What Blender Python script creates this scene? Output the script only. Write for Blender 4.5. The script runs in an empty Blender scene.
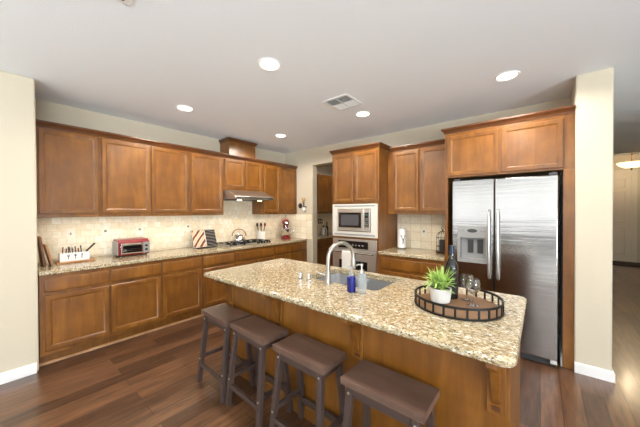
import bpy, bmesh, math, random
from mathutils import Vector, Matrix
random.seed(7)
SC = bpy.context.scene
COL = SC.collection
PI = math.pi
R = math.radians

# ------------------------------------------------------------------ camera
cam_data = bpy.data.cameras.new('camera')
cam_data.sensor_width = 36.0
cam_data.lens = 268.9 / 640 * 36.0
cam_data.clip_start = 0.05
cam = bpy.data.objects.new('camera', cam_data)
COL.objects.link(cam)
yaw, pit, rol = R(39.436), R(0.54), R(-0.206)
fw = Vector((-math.sin(yaw), math.cos(yaw), 0)); rt = Vector((math.cos(yaw), math.sin(yaw), 0)); up = Vector((0, 0, 1))
F = fw * math.cos(pit) - up * math.sin(pit)
U = up * math.cos(pit) + fw * math.sin(pit)
R2 = rt * math.cos(rol) + U * math.sin(rol)
U2 = U * math.cos(rol) - rt * math.sin(rol)
cam.matrix_world = Matrix(((R2.x, U2.x, -F.x, 0), (R2.y, U2.y, -F.y, 0), (R2.z, U2.z, -F.z, 1.467), (0, 0, 0, 1)))
SC.camera = cam

# ------------------------------------------------------------------ world, daylight, exposure
world = bpy.data.worlds.new('world'); SC.world = world; world.use_nodes = True
bg = world.node_tree.nodes['Background']
bg.inputs['Color'].default_value = (0.80, 0.90, 1.0, 1)
bg.inputs['Strength'].default_value = 1.6
SC.view_settings.view_transform = 'Standard'
SC.view_settings.look = 'None'
SC.view_settings.gamma = 1
SC.view_settings.use_curve_mapping = False
SC.view_settings.exposure = -0.60

def area(name, loc, rot, sx, sy, power, color):
    l = bpy.data.lights.new(name, 'AREA'); l.shape = 'RECTANGLE'; l.size = sx; l.size_y = sy
    l.energy = power; l.color = color
    o = bpy.data.objects.new(name, l); o.location = loc; o.rotation_euler = rot; COL.objects.link(o)
    return o
# daylight outside the great-room windows (behind and to the right of the camera)
area('daylight_rear_shaded', (-0.85, -4.72, 1.55), (R(90), 0, 0), 4.6, 1.7, 80, (1.0, 0.98, 0.94))
area('daylight_rear', (3.3, -4.72, 1.25), (R(90), 0, 0), 2.9, 2.0, 40, (0.92, 0.96, 1.0))
area('daylight_right', (5.22, -1.6, 1.25), (R(90), 0, R(90)), 3.6, 2.1, 40, (0.92, 0.96, 1.0))
# fill lights added outside the windows, tilted up to brighten the ceiling
area('ceiling_fill_right', (5.9, -1.6, 0.3), (R(90 + 52), 0, R(90)), 3.6, 1.4, 1250, (0.86, 0.94, 1.0))
area('ceiling_fill_rear', (3.4, -5.4, 0.35), (R(90 + 50), 0, R(12)), 3.4, 1.2, 2100, (0.86, 0.94, 1.0))
def point(name, loc, power, color, size):
    l = bpy.data.lights.new(name, 'POINT'); l.energy = power; l.color = color; l.shadow_soft_size = size
    o = bpy.data.objects.new(name, l); o.location = loc; COL.objects.link(o)
# bare point light added behind the camera to lift the ceiling and walls
point('added_point_fill', (2.2, -1.8, 1.3), 18, (0.97, 0.98, 1.0), 0.30)
CAN_POWER = 92
CAN_COLOR = (1.0, 0.91, 0.79)

# ------------------------------------------------------------------ materials
def s2l(c):
    return tuple(((v / 255) / 12.92 if v / 255 <= 0.04045 else ((v / 255 + 0.055) / 1.055) ** 2.4) for v in c) + (1,)
def new_mat(name):
    m = bpy.data.materials.new(name); m.use_nodes = True
    return m, m.node_tree.nodes, m.node_tree.links, m.node_tree.nodes['Principled BSDF']
def mat(name, col, rough=0.5, metal=0.0, coat=0.0, trans=0.0, ior=1.45, emit=None, estr=0, aniso=0.0, noise=0.0, nscale=8.0, bump=0.0, bscale=80.0):
    m, n, l, b = new_mat(name)
    b.inputs['Base Color'].default_value = s2l(col)
    b.inputs['Roughness'].default_value = rough
    b.inputs['Metallic'].default_value = metal
    b.inputs['Coat Weight'].default_value = coat
    b.inputs['Coat Roughness'].default_value = 0.12
    b.inputs['Transmission Weight'].default_value = trans
    b.inputs['IOR'].default_value = ior
    b.inputs['Anisotropic'].default_value = aniso
    if emit:
        b.inputs['Emission Color'].default_value = s2l(emit); b.inputs['Emission Strength'].default_value = estr
    tc = None
    if noise or bump:
        tc = n.new('ShaderNodeTexCoord')
    if noise:
        t = n.new('ShaderNodeTexNoise'); t.inputs['Scale'].default_value = nscale; t.inputs['Detail'].default_value = 5
        l.new(tc.outputs['Object'], t.inputs['Vector'])
        mr = n.new('ShaderNodeMapRange'); mr.inputs['To Min'].default_value = 1 - noise; mr.inputs['To Max'].default_value = 1 + noise
        l.new(t.outputs['Fac'], mr.inputs['Value'])
        mx = n.new('ShaderNodeMix'); mx.data_type = 'RGBA'; mx.blend_type = 'MULTIPLY'; mx.inputs[0].default_value = 1
        mx.inputs[6].default_value = s2l(col); l.new(mr.outputs[0], mx.inputs[7]); l.new(mx.outputs[2], b.inputs['Base Color'])
    if bump:
        t = n.new('ShaderNodeTexNoise'); t.inputs['Scale'].default_value = bscale; t.inputs['Detail'].default_value = 3
        l.new(tc.outputs['Object'], t.inputs['Vector'])
        bp = n.new('ShaderNodeBump'); bp.inputs['Strength'].default_value = bump; bp.inputs['Distance'].default_value = 0.004
        l.new(t.outputs['Fac'], bp.inputs['Height']); l.new(bp.outputs[0], b.inputs['Normal'])
    return m

def wood_mat(name, c1, c2, c3, rough=0.34, coat=0.25, stretch=(14, 14, 1.6), rnd=0.12):
    m, n, l, b = new_mat(name)
    tc = n.new('ShaderNodeTexCoord'); oi = n.new('ShaderNodeObjectInfo')
    mp = n.new('ShaderNodeMapping'); mp.inputs['Scale'].default_value = stretch
    ad = n.new('ShaderNodeVectorMath'); ad.operation = 'ADD'
    ml = n.new('ShaderNodeMath'); ml.operation = 'MULTIPLY'; ml.inputs[1].default_value = 13.0
    l.new(oi.outputs['Random'], ml.inputs[0])
    l.new(tc.outputs['Object'], ad.inputs[0]); l.new(ml.outputs[0], ad.inputs[1]); l.new(ad.outputs[0], mp.inputs['Vector'])
    t1 = n.new('ShaderNodeTexNoise'); t1.inputs['Scale'].default_value = 1.0; t1.inputs['Detail'].default_value = 7; t1.inputs['Roughness'].default_value = 0.62; t1.inputs['Distortion'].default_value = 0.6
    l.new(mp.outputs[0], t1.inputs['Vector'])
    t2 = n.new('ShaderNodeTexNoise'); t2.inputs['Scale'].default_value = 4.5; t2.inputs['Detail'].default_value = 3
    l.new(ad.outputs[0], t2.inputs['Vector'])
    mxf = n.new('ShaderNodeMath'); mxf.operation = 'MULTIPLY_ADD'; mxf.inputs[1].default_value = 0.5
    l.new(t2.outputs['Fac'], mxf.inputs[0])
    hf = n.new('ShaderNodeMath'); hf.operation = 'MULTIPLY'; hf.inputs[1].default_value = 0.55
    l.new(t1.outputs['Fac'], hf.inputs[0]); l.new(hf.outputs[0], mxf.inputs[2])
    cr = n.new('ShaderNodeValToRGB')
    cr.color_ramp.elements[0].position = 0.32; cr.color_ramp.elements[0].color = s2l(c1)
    cr.color_ramp.elements[1].position = 0.72; cr.color_ramp.elements[1].color = s2l(c3)
    e = cr.color_ramp.elements.new(0.52); e.color = s2l(c2)
    l.new(mxf.outputs[0], cr.inputs['Fac'])
    hv = n.new('ShaderNodeHueSaturation')
    mr = n.new('ShaderNodeMapRange'); mr.inputs['To Min'].default_value = 1 - rnd; mr.inputs['To Max'].default_value = 1 + rnd
    l.new(oi.outputs['Random'], mr.inputs['Value']); l.new(mr.outputs[0], hv.inputs['Value']); l.new(cr.outputs[0], hv.inputs['Color'])
    l.new(hv.outputs[0], b.inputs['Base Color'])
    b.inputs['Roughness'].default_value = rough
    b.inputs['Coat Weight'].default_value = coat; b.inputs['Coat Roughness'].default_value = 0.18
    return m

def granite_mat():
    m, n, l, b = new_mat('granite')
    tc0 = n.new('ShaderNodeTexCoord')
    mpg = n.new('ShaderNodeMapping'); mpg.inputs['Rotation'].default_value = (0, 0, R(-38)); mpg.inputs['Scale'].default_value = (0.72, 1.25, 1.25)
    l.new(tc0.outputs['Object'], mpg.inputs['Vector'])
    class tc: outputs = {'Object': mpg.outputs[0]}
    def noise(sc, det=4, rough=0.6, dist=0.0):
        t = n.new('ShaderNodeTexNoise'); t.inputs['Scale'].default_value = sc; t.inputs['Detail'].default_value = det
        t.inputs['Roughness'].default_value = rough; t.inputs['Distortion'].default_value = dist
        l.new(tc.outputs['Object'], t.inputs['Vector']); return t
    def ramp(src, stops):
        c = n.new('ShaderNodeValToRGB'); el = c.color_ramp.elements
        el[0].position, el[0].color = stops[0][0], stops[0][1]; el[1].position, el[1].color = stops[-1][0], stops[-1][1]
        for p, q in stops[1:-1]:
            e = el.new(p); e.color = q
        l.new(src, c.inputs['Fac']); return c
    def mix(fac, a, bb):
        x = n.new('ShaderNodeMix'); x.data_type = 'RGBA'; l.new(fac, x.inputs[0]); l.new(a, x.inputs[6])
        if isinstance(bb, tuple): x.inputs[7].default_value = bb
        else: l.new(bb, x.inputs[7])
        return x.outputs[2]
    W = (1, 1, 1, 1); K = (0, 0, 0, 1)
    base = ramp(noise(56, 5, 0.65, 0.6).outputs['Fac'], [(0.34, s2l((116, 98, 70))), (0.45, s2l((166, 149, 114))), (0.55, s2l((194, 181, 151))), (0.67, s2l((228, 221, 206)))])
    big = ramp(noise(9, 3, 0.5, 1.0).outputs['Fac'], [(0.45, K), (0.70, (0.4, 0.4, 0.4, 1))])
    c = mix(big.outputs[0], base.outputs[0], s2l((190, 164, 118)))
    brown = ramp(noise(100, 3, 0.6, 0.6).outputs['Fac'], [(0.575, K), (0.63, W)])
    c = mix(brown.outputs[0], c, s2l((112, 88, 62)))
    dark = ramp(noise(115, 2, 0.5, 0.2).outputs['Fac'], [(0.615, K), (0.66, W)])
    c = mix(dark.outputs[0], c, s2l((44, 36, 30)))
    v = n.new('ShaderNodeTexVoronoi'); v.inputs['Scale'].default_value = 85; l.new(tc.outputs['Object'], v.inputs['Vector'])
    white = ramp(noise(72, 2, 0.5).outputs['Fac'], [(0.62, K), (0.70, W)])
    c = mix(white.outputs[0], c, s2l((246, 242, 228)))
    l.new(c, b.inputs['Base Color'])
    b.inputs['Roughness'].default_value = 0.16
    b.inputs['Coat Weight'].default_value = 0.35; b.inputs['Coat Roughness'].default_value = 0.06
    return m

def brick_mat(name, swz, bw, bh, c1, c2, mortar, msize, offset, rough, bump=0.3, noise_amt=0.18, nsc=30, coat=0.0, grain=None, bias=0.0):
    """tiles / planks laid in a plane; swz picks the two object axes."""
    m, n, l, b = new_mat(name)
    tc = n.new('ShaderNodeTexCoord'); sp = n.new('ShaderNodeSeparateXYZ'); cb = n.new('ShaderNodeCombineXYZ')
    l.new(tc.outputs['Object'], sp.inputs[0])
    l.new(sp.outputs[swz[0]], cb.inputs[0]); l.new(sp.outputs[swz[1]], cb.inputs[1])
    t = n.new('ShaderNodeTexBrick')
    t.offset = offset; t.squash = 1.0; t.offset_frequency = 2
    t.inputs['Scale'].default_value = 1.0
    t.inputs['Brick Width'].default_value = bw; t.inputs['Row Height'].default_value = bh
    t.inputs['Mortar Size'].default_value = msize; t.inputs['Mortar Smooth'].default_value = 0.3; t.inputs['Bias'].default_value = bias
    t.inputs['Color1'].default_value = s2l(c1); t.inputs['Color2'].default_value = s2l(c2); t.inputs['Mortar'].default_value = s2l(mortar)
    l.new(cb.outputs[0], t.inputs['Vector'])
    ns = n.new('ShaderNodeTexNoise'); ns.inputs['Scale'].default_value = nsc; ns.inputs['Detail'].default_value = 6; ns.inputs['Roughness'].default_value = 0.6
    if grain:
        mp = n.new('ShaderNodeMapping'); mp.inputs['Scale'].default_value = grain
        l.new(tc.outputs['Object'], mp.inputs['Vector']); l.new(mp.outputs[0], ns.inputs['Vector'])
    else:
        l.new(tc.outputs['Object'], ns.inputs['Vector'])
    mr = n.new('ShaderNodeMapRange'); mr.inputs['From Min'].default_value = 0.25; mr.inputs['From Max'].default_value = 0.75
    mr.inputs['To Min'].default_value = 1 - noise_amt; mr.inputs['To Max'].default_value = 1 + noise_amt
    l.new(ns.outputs['Fac'], mr.inputs['Value'])
    mx = n.new('ShaderNodeMix'); mx.data_type = 'RGBA'; mx.blend_type = 'MULTIPLY'; mx.inputs[0].default_value = 1
    l.new(t.outputs['Color'], mx.inputs[6]); l.new(mr.outputs[0], mx.inputs[7]); l.new(mx.outputs[2], b.inputs['Base Color'])
    b.inputs['Roughness'].default_value = rough
    b.inputs['Coat Weight'].default_value = coat; b.inputs['Coat Roughness'].default_value = 0.16
    inv = n.new('ShaderNodeMath'); inv.operation = 'MULTIPLY_ADD'; inv.inputs[1].default_value = -1.0
    l.new(t.outputs['Fac'], inv.inputs[0])
    hs = n.new('ShaderNodeMath'); hs.operation = 'MULTIPLY'; hs.inputs[1].default_value = 0.45
    l.new(ns.outputs['Fac'], hs.inputs[0]); l.new(hs.outputs[0], inv.inputs[2])
    bp = n.new('ShaderNodeBump'); bp.inputs['Strength'].default_value = bump; bp.inputs['Distance'].default_value = 0.003
    l.new(inv.outputs[0], bp.inputs['Height']); l.new(bp.outputs[0], b.inputs['Normal'])
    if coat: l.new(bp.outputs[0], b.inputs['Coat Normal'])
    return m

M = {}
M['wall'] = mat('wall_paint', (209, 199, 178), 0.85, bump=0.25, bscale=60)
M['ceil'] = mat('ceiling_paint', (243, 247, 252), 0.9, bump=0.28, bscale=75)
M['white'] = mat('white_trim', (244, 244, 244), 0.4)
M['floor'] = brick_mat('hardwood_planks', (1, 0), 1.15, 0.127, (112, 77, 52), (70, 46, 31), (34, 22, 15), 0.0022, 0.37, 0.3, bump=0.32, noise_amt=0.62, nsc=1.0, coat=0.4, grain=(30, 3.2, 1))
M['splash'] = brick_mat('travertine_tile', (1, 2), 0.082, 0.078, (250, 243, 226), (240, 225, 195), (234, 220, 192), 0.004, 0.5, 0.45, bump=0.45, noise_amt=0.12, nsc=22)
M['splash_back'] = brick_mat('travertine_tile_square', (0, 2), 0.15, 0.128, (250, 242, 222), (240, 226, 197), (220, 204, 172), 0.004, 0.0, 0.45, bump=0.45, noise_amt=0.09, nsc=22)
M['wood'] = wood_mat('cabinet_wood', (96, 56, 16), (120, 74, 23), (143, 94, 34))
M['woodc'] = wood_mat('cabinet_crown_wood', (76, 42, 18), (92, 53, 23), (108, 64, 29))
M['granite'] = granite_mat()
M['steel'] = mat('stainless_steel', (212, 210, 207), 0.34, 1.0)
M['steel_fridge'] = mat('brushed_fridge_steel', (174, 173, 172), 0.17, 1.0)
M['sinksteel'] = mat('sink_satin_steel', (204, 206, 209), 0.32, 1.0)
m_ = M['steel_fridge']; n_, l_ = m_.node_tree.nodes, m_.node_tree.links
tc_ = n_.new('ShaderNodeTexCoord'); mp_ = n_.new('ShaderNodeMapping'); mp_.inputs['Scale'].default_value = (1.3, 1.3, 26)
t_ = n_.new('ShaderNodeTexNoise'); t_.inputs['Scale'].default_value = 1.0; t_.inputs['Detail'].default_value = 5
bp_ = n_.new('ShaderNodeBump'); bp_.inputs['Strength'].default_value = 0.10; bp_.inputs['Distance'].default_value = 0.01
l_.new(tc_.outputs['Object'], mp_.inputs['Vector']); l_.new(mp_.outputs[0], t_.inputs['Vector']); l_.new(t_.outputs['Fac'], bp_.inputs['Height']); l_.new(bp_.outputs[0], n_['Principled BSDF'].inputs['Normal'])
M['chrome'] = mat('chrome', (225, 225, 225), 0.12, 1.0)
M['nickel'] = mat('brushed_nickel', (186, 182, 175), 0.30, 1.0)
M['black'] = mat('black_plastic', (22, 22, 23), 0.35)
M['blackglass'] = mat('black_glass', (14, 15, 18), 0.06, coat=0.5)
M['greyplastic'] = mat('silver_grey_plastic', (150, 150, 148), 0.4)
M['darkgrey'] = mat('dark_grey_plastic', (62, 62, 64), 0.4)
M['iron'] = mat('black_iron', (28, 26, 25), 0.45, 0.4)
M['stool'] = wood_mat('stool_dark_wood', (84, 63, 54), (102, 79, 68), (122, 96, 82), rough=0.33, coat=0.3, stretch=(1.6, 14, 14), rnd=0.06)
M['stoolleg'] = mat('stool_brown_metal', (82, 67, 62), 0.38, 0.25, noise=0.12, nscale=12)
M['bolt'] = mat('bolt_steel', (190, 188, 184), 0.3, 1.0)
M['red'] = mat('red_enamel', (124, 14, 20), 0.3, coat=0.15)
M['ceramic'] = mat('white_ceramic', (240, 239, 236), 0.25, coat=0.3)
M['outlet'] = mat('ivory_plastic', (244, 238, 222), 0.35)
M['slot'] = mat('outlet_slot_grey', (140, 132, 118), 0.5)
M['leaf'] = mat('leaf_green', (166, 196, 104), 0.45, noise=0.35, nscale=14)
M['soil'] = mat('potting_soil', (50, 36, 26), 0.9)
M['traywood'] = wood_mat('tray_wood', (96, 68, 42), (120, 88, 56), (146, 112, 76), rough=0.5, coat=0.0, stretch=(3, 20, 3))
M['boardwood'] = wood_mat('board_walnut', (84, 50, 28), (110, 70, 42), (132, 90, 58), rough=0.5, coat=0.0)
M['boardlight'] = wood_mat('board_acacia', (150, 104, 66), (176, 130, 90), (196, 152, 110), rough=0.5, coat=0.0, stretch=(14, 1.6, 14))
M['spoonwood'] = mat('utensil_wood', (120, 78, 46), 0.6)
M['darkwood'] = mat('utensil_dark', (52, 38, 32), 0.5)
M['glass'], n_, l_, b_ = new_mat('clear_glass')
tr_ = n_.new('ShaderNodeBsdfTransparent'); tr_.inputs['Color'].default_value = (.96, .97, .97, 1)
gl_ = n_.new('ShaderNodeBsdfGlossy'); gl_.inputs['Roughness'].default_value = 0.03
lw_ = n_.new('ShaderNodeLayerWeight'); lw_.inputs['Blend'].default_value = 0.45
mx_ = n_.new('ShaderNodeMixShader'); l_.new(lw_.outputs['Facing'], mx_.inputs[0]); l_.new(tr_.outputs[0], mx_.inputs[1]); l_.new(gl_.outputs[0], mx_.inputs[2])
l_.new(mx_.outputs[0], n_['Material Output'].inputs['Surface'])
M['bottle'] = mat('dark_bottle_glass', (14, 16, 12), 0.06, coat=0.6)
M['foil'] = mat('dark_foil', (44, 54, 70), 0.3, 0.6)
M['label'] = mat('dark_paper_label', (34, 28, 28), 0.6)
M['blue'] = mat('blue_soap', (8, 22, 112), 0.2, coat=0.2)
M['clearplastic'] = mat('clear_soap', (226, 234, 238), 0.08, trans=0.75, ior=1.33)
M['towel'] = mat('white_towel', (236, 233, 228), 0.9, bump=0.6, bscale=200)
M['doorwhite'] = mat('hall_door_paint', (226, 214, 196), 0.5)
M['mat'] = mat('dark_doormat', (46, 36, 32), 0.9, bump=0.5, bscale=150)
M['lamp'] = mat('lamp_glow', (255, 244, 224), 0.5, emit=(255, 240, 214), estr=9)
M['hoodlamp'] = mat('hood_lamp_glow', (255, 236, 200), 0.5, emit=(255, 226, 170), estr=14)
M['bowlglow'] = mat('alabaster_glow', (255, 240, 210), 0.5, emit=(255, 226, 172), estr=3.5)
M['bronze'] = mat('bronze', (70, 50, 34), 0.4, 0.7)
M['vent'] = mat('vent_white', (228, 228, 226), 0.5)
M['ventdark'] = mat('vent_shadow_grey', (96, 94, 92), 0.8)
M['candle'] = mat('dark_candle', (58, 56, 60), 0.6)
M['flower'] = mat('yellow_flower', (196, 150, 60), 0.6)
M['copper'] = mat('kettle_handle_copper', (150, 104, 66), 0.3, 0.7)
M['page'] = mat('paper', (236, 230, 220), 0.7)
M['rug'] = mat('sofa_fabric', (120, 108, 96), 0.9, bump=0.3, bscale=120)

def page_mat(name, cols, scale, rot):
    m, n, l, b = new_mat(name)
    tc = n.new('ShaderNodeTexCoord'); mp = n.new('ShaderNodeMapping'); mp.inputs['Rotation'].default_value = rot
    w = n.new('ShaderNodeTexWave'); w.wave_type = 'BANDS'; w.bands_direction = 'Y'; w.inputs['Scale'].default_value = scale; w.inputs['Distortion'].default_value = 2.2; w.inputs['Detail'].default_value = 2
    l.new(tc.outputs['Object'], mp.inputs['Vector']); l.new(mp.outputs[0], w.inputs['Vector'])
    cr = n.new('ShaderNodeValToRGB'); el = cr.color_ramp.elements
    el[0].color = s2l(cols[0]); el[1].color = s2l(cols[-1])
    for i, c in enumerate(cols[1:-1]):
        e = el.new((i + 1) / (len(cols) - 1)); e.color = s2l(c)
    l.new(w.outputs['Fac'], cr.inputs['Fac']); l.new(cr.outputs[0], b.inputs['Base Color'])
    b.inputs['Roughness'].default_value = 0.3
    return m
M['pagephoto'] = page_mat('food_photo_page', [(58, 38, 34), (150, 62, 40), (226, 176, 132), (240, 220, 196), (206, 150, 110)], 4.2, (R(38), 0, 0))
M['pagedark'] = page_mat('dark_photo_page', [(40, 38, 38), (58, 54, 52), (120, 116, 112)], 6.5, (R(-75), 0, 0))

# ------------------------------------------------------------------ mesh helpers
OFF = {}
class MB:
    def __init__(s): s.bm = bmesh.new()
    def box(s, x0, y0, z0, x1, y1, z1, bev=0.0, seg=2):
        r = bmesh.ops.create_cube(s.bm, size=1.0); vs = r['verts']
        for v in vs:
            v.co = Vector((x0 + (v.co.x + .5) * (x1 - x0), y0 + (v.co.y + .5) * (y1 - y0), z0 + (v.co.z + .5) * (z1 - z0)))
        if bev:
            es = list({e for v in vs for e in v.link_edges})
            bmesh.ops.bevel(s.bm, geom=es, offset=bev, segments=seg, profile=0.5, affect='EDGES')
        return s
    def rings(s, rings, close_u=True, cap0=True, cap1=True):
        vr = [[s.bm.verts.new(p) for p in ring] for ring in rings]
        n = len(vr[0])
        for a, b in zip(vr, vr[1:]):
            for i in range(n if close_u else n - 1):
                j = (i + 1) % n
                s.bm.faces.new((a[i], a[j], b[j], b[i]))
        if cap0 and n > 2: s.bm.faces.new(list(reversed(vr[0])))
        if cap1 and n > 2: s.bm.faces.new(vr[-1])
        return s
    def lathe(s, prof, c=(0, 0, 0), seg=24, axis='z', cap=True):
        rings = []
        for r, h in prof:
            ring = []
            for i in range(seg):
                a = 2 * PI * i / seg
                u, v = max(r, 1e-5) * math.cos(a), max(r, 1e-5) * math.sin(a)
                p = {'z': (u, v, h), 'x': (h, u, v), 'y': (u, h, v)}[axis]
                ring.append(Vector(p) + Vector(c))
            rings.append(ring)
        return s.rings(rings, True, cap, cap)
    def cyl(s, p0, p1, r0, r1=None, seg=16):
        return s.tube([p0, p1], [r0, r0 if r1 is None else r1], seg)
    def tube(s, pts, r, seg=10, square=False):
        pts = [Vector(p) for p in pts]
        rs = r if isinstance(r, (list, tuple)) else [r] * len(pts)
        rings = []
        ref = None
        for i, p in enumerate(pts):
            t = (pts[min(i + 1, len(pts) - 1)] - pts[max(i - 1, 0)]).normalized()
            if ref is None:
                ref = Vector((0, 0, 1)) if abs(t.z) < .9 else Vector((1, 0, 0))
            a = (ref - t * ref.dot(t)).normalized(); b = t.cross(a); ref = a
            k = 4 if square else seg
            ring = []
            for j in range(k):
                an = 2 * PI * (j + (.5 if square else 0)) / k
                q = rs[i] * (math.sqrt(2) if square else 1)
                ring.append(p + a * (q * math.cos(an)) + b * (q * math.sin(an)))
            rings.append(ring)
        return s.rings(rings)
    def torus(s, c, rad, r, seg=40, k=8, axis='z', squash=1.0):
        vr = []
        for i in range(seg):
            a = 2 * PI * i / seg; ring = []
            for j in range(k):
                b = 2 * PI * j / k
                rr = rad + r * math.cos(b); h = r * squash * math.sin(b)
                u, v = rr * math.cos(a), rr * math.sin(a)
                p = {'z': (u, v, h), 'x': (h, u, v), 'y': (u, h, v)}[axis]
                ring.append(s.bm.verts.new(Vector(c) + Vector(p)))
            vr.append(ring)
        for i in range(seg):
            A, B = vr[i], vr[(i + 1) % seg]
            for j in range(k):
                s.bm.faces.new((A[j], A[(j + 1) % k], B[(j + 1) % k], B[j]))
        return s
    def prism(s, poly, axis, a0, a1):
        """poly of 2D points extruded along axis from a0 to a1"""
        def P(q, a):
            return {'x': (a, q[0], q[1]), 'y': (q[0], a, q[1]), 'z': (q[0], q[1], a)}[axis]
        return s.rings([[Vector(P(q, a0)) for q in poly], [Vector(P(q, a1)) for q in poly]])
    def ball(s, c, r, sx=1, sy=1, sz=1, seg=16):
        rr = bmesh.ops.create_uvsphere(s.bm, u_segments=seg, v_segments=max(6, seg // 2), radius=r)
        for v in rr['verts']:
            v.co = Vector((v.co.x * sx, v.co.y * sy, v.co.z * sz)) + Vector(c)
        return s
    def move(s, mtx):
        bmesh.ops.transform(s.bm, matrix=mtx, verts=s.bm.verts); return s
    def build(s, name, m, parent=None, bev=0.0, seg=2, smooth=True, origin=True):
        bmesh.ops.recalc_face_normals(s.bm, faces=s.bm.faces)
        me = bpy.data.meshes.new(name); o = bpy.data.objects.new(name, me)
        off = Vector((0, 0, 0))
        if parent is not None:
            o.parent = parent; off = OFF.get(parent.name, Vector((0, 0, 0)))
        elif origin:
            xs = [v.co for v in s.bm.verts]
            off = Vector(((min(v.x for v in xs) + max(v.x for v in xs)) / 2, (min(v.y for v in xs) + max(v.y for v in xs)) / 2, min(v.z for v in xs)))
            o.location = off
        OFF[o.name] = off
        bmesh.ops.translate(s.bm, vec=-off, verts=s.bm.verts)
        s.bm.to_mesh(me); s.bm.free()
        if m is not None: me.materials.append(m)
        if smooth:
            me.polygons.foreach_set('use_smooth', [True] * len(me.polygons))
            me.set_sharp_from_angle(angle=R(38))
        COL.objects.link(o)
        if bev:
            b = o.modifiers.new('bevel', 'BEVEL'); b.width = bev; b.segments = seg; b.limit_method = 'ANGLE'; b.angle_limit = R(40)
        if smooth:
            if len(o.data.polygons) < 3000:
                wn = o.modifiers.new('weighted_normal', 'WEIGHTED_NORMAL'); wn.keep_sharp = True
        return o

def tag(o, label, cat, group=None):
    o['label'] = label; o['category'] = cat
    if group: o['group'] = group
    return o
def thing(name, label, cat, loc, group=None):
    o = bpy.data.objects.new(name, None); o.empty_display_size = 0.05
    o.location = loc; COL.objects.link(o); OFF[o.name] = Vector(loc)
    return tag(o, label, cat, group)
def struct(name, mb, m, bev=0.0, seg=2):
    o = mb.build(name, m, None, bev=bev, seg=seg, origin=False); o['kind'] = 'structure'; return o
def dup(root, loc, rotz=0.0, label=None):
    r = root.copy(); COL.objects.link(r); r.location = loc; r.rotation_euler = (0, 0, rotz)
    if label: r['label'] = label
    for ch in list(root.children):
        c = ch.copy(); COL.objects.link(c); c.parent = r
        for g in list(ch.children):
            d = g.copy(); COL.objects.link(d); d.parent = c
    return r

LEFT = lambda p: Matrix(((0, 1, 0, p), (1, 0, 0, 0), (0, 0, 1, 0), (0, 0, 0, 1)))    # (u,n,z) -> x = p+n, y = u
BACK = lambda p: Matrix(((1, 0, 0, 0), (0, -1, 0, p), (0, 0, 1, 0), (0, 0, 0, 1)))   # (u,n,z) -> x = u, y = p-n

def rect(u0, u1, z0, z1, ins, n):
    return [Vector((u0 + ins, n, z0 + ins)), Vector((u1 - ins, n, z0 + ins)), Vector((u1 - ins, n, z1 - ins)), Vector((u0 + ins, n, z1 - ins))]
def door(parent, frame, u0, u1, z0, z1, sw=0.038, m=None):
    m = m or M['wood']
    mb = MB()
    rg = [rect(u0, u1, z0, z1, 0, 0.001), rect(u0, u1, z0, z1, 0, .015), rect(u0, u1, z0, z1, .004, .019), rect(u0, u1, z0, z1, sw - .004, .019),
          rect(u0, u1, z0, z1, sw, .0175), rect(u0, u1, z0, z1, sw + .013, .0085), rect(u0, u1, z0, z1, sw + .013, .001)]
    rg.append(rg[0])
    vr = [[mb.bm.verts.new(p) for p in ring] for ring in rg[:-1]]; vr.append(vr[0])
    for a, b in zip(vr, vr[1:]):
        for i in range(4): mb.bm.faces.new((a[i], a[(i + 1) % 4], b[(i + 1) % 4], b[i]))
    mb.move(frame); d = mb.build('door', m, parent)
    pb = MB(); pb.box(u0 + sw + .012, .002, z0 + sw + .012, u1 - sw - .012, .0092, z1 - sw - .012); pb.move(frame)
    pb.build('door_panel', m, d)
    return d
def drawer(parent, frame, u0, u1, z0, z1, m=None):
    mb = MB(); mb.rings([rect(u0, u1, z0, z1, 0, .001), rect(u0, u1, z0, z1, 0, .013), rect(u0, u1, z0, z1, .004, .0165), rect(u0, u1, z0, z1, .012, .0195)])
    mb.move(frame); return mb.build('drawer_front', m or M['wood'], parent)

def molding(path, prof, z):
    """prof: list of (outward, height); path: list of (x,y); outward is to the right of travel"""
    P = [Vector((p[0], p[1])) for p in path]; rings = []
    for i, p in enumerate(P):
        d0 = (P[i] - P[i - 1]).normalized() if i else None
        d1 = (P[i + 1] - P[i]).normalized() if i < len(P) - 1 else None
        n0 = Vector((d0.y, -d0.x)) if d0 else None; n1 = Vector((d1.y, -d1.x)) if d1 else None
        if n0 and n1:
            nn = (n0 + n1).normalized(); k = 1 / max(.2, nn.dot(n0))
        else: nn, k = (n0 or n1), 1
        rings.append([Vector((p.x + nn.x * o * k, p.y + nn.y * o * k, z + h)) for o, h in prof])
    return MB().rings(rings)
CROWN = [(-0.012, 0), (0.006, 0), (0.010, 0.012), (0.014, 0.022), (0.030, 0.040), (0.036, 0.046), (0.036, 0.062), (-0.012, 0.062)]

# ------------------------------------------------------------------ room
H = 2.68; XL = -4.2; D = 3.96; FY = 3.36
struct('floor', MB().box(-4.4, -4.8, -0.06, 5.3, 11.7, 0.0), M['floor'])
struct('floor_bounce_slab', MB().box(-3.55, -4.44, 0.0005, 5.04, -0.9, 0.012), mat('pale_bounce_slab', (226, 222, 216), 0.95, bump=0.5, bscale=160))  # pale slab added behind the camera to bounce light upward
struct('ceiling', MB().box(-4.4, -4.8, H, 5.3, 8.5, H + 0.1), M['ceil'])
struct('ceiling_foyer', MB().box(-1.0, 8.3, 3.02, 4.0, 11.7, 3.12), M['ceil'])
struct('wall_foyer_drop', MB().box(-1.0, 8.5, H, 4.0, 8.6, 3.02), M['wall'])
wl = struct('wall_near_left', MB().box(-4.4, -4.6, 0, -3.56, 0.256, H), M['wall'], bev=0.018, seg=4)
struct('wall_left', MB().box(-4.4, 0.258, 0, XL, 6.6, H), M['wall'])
wb = MB()
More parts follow.
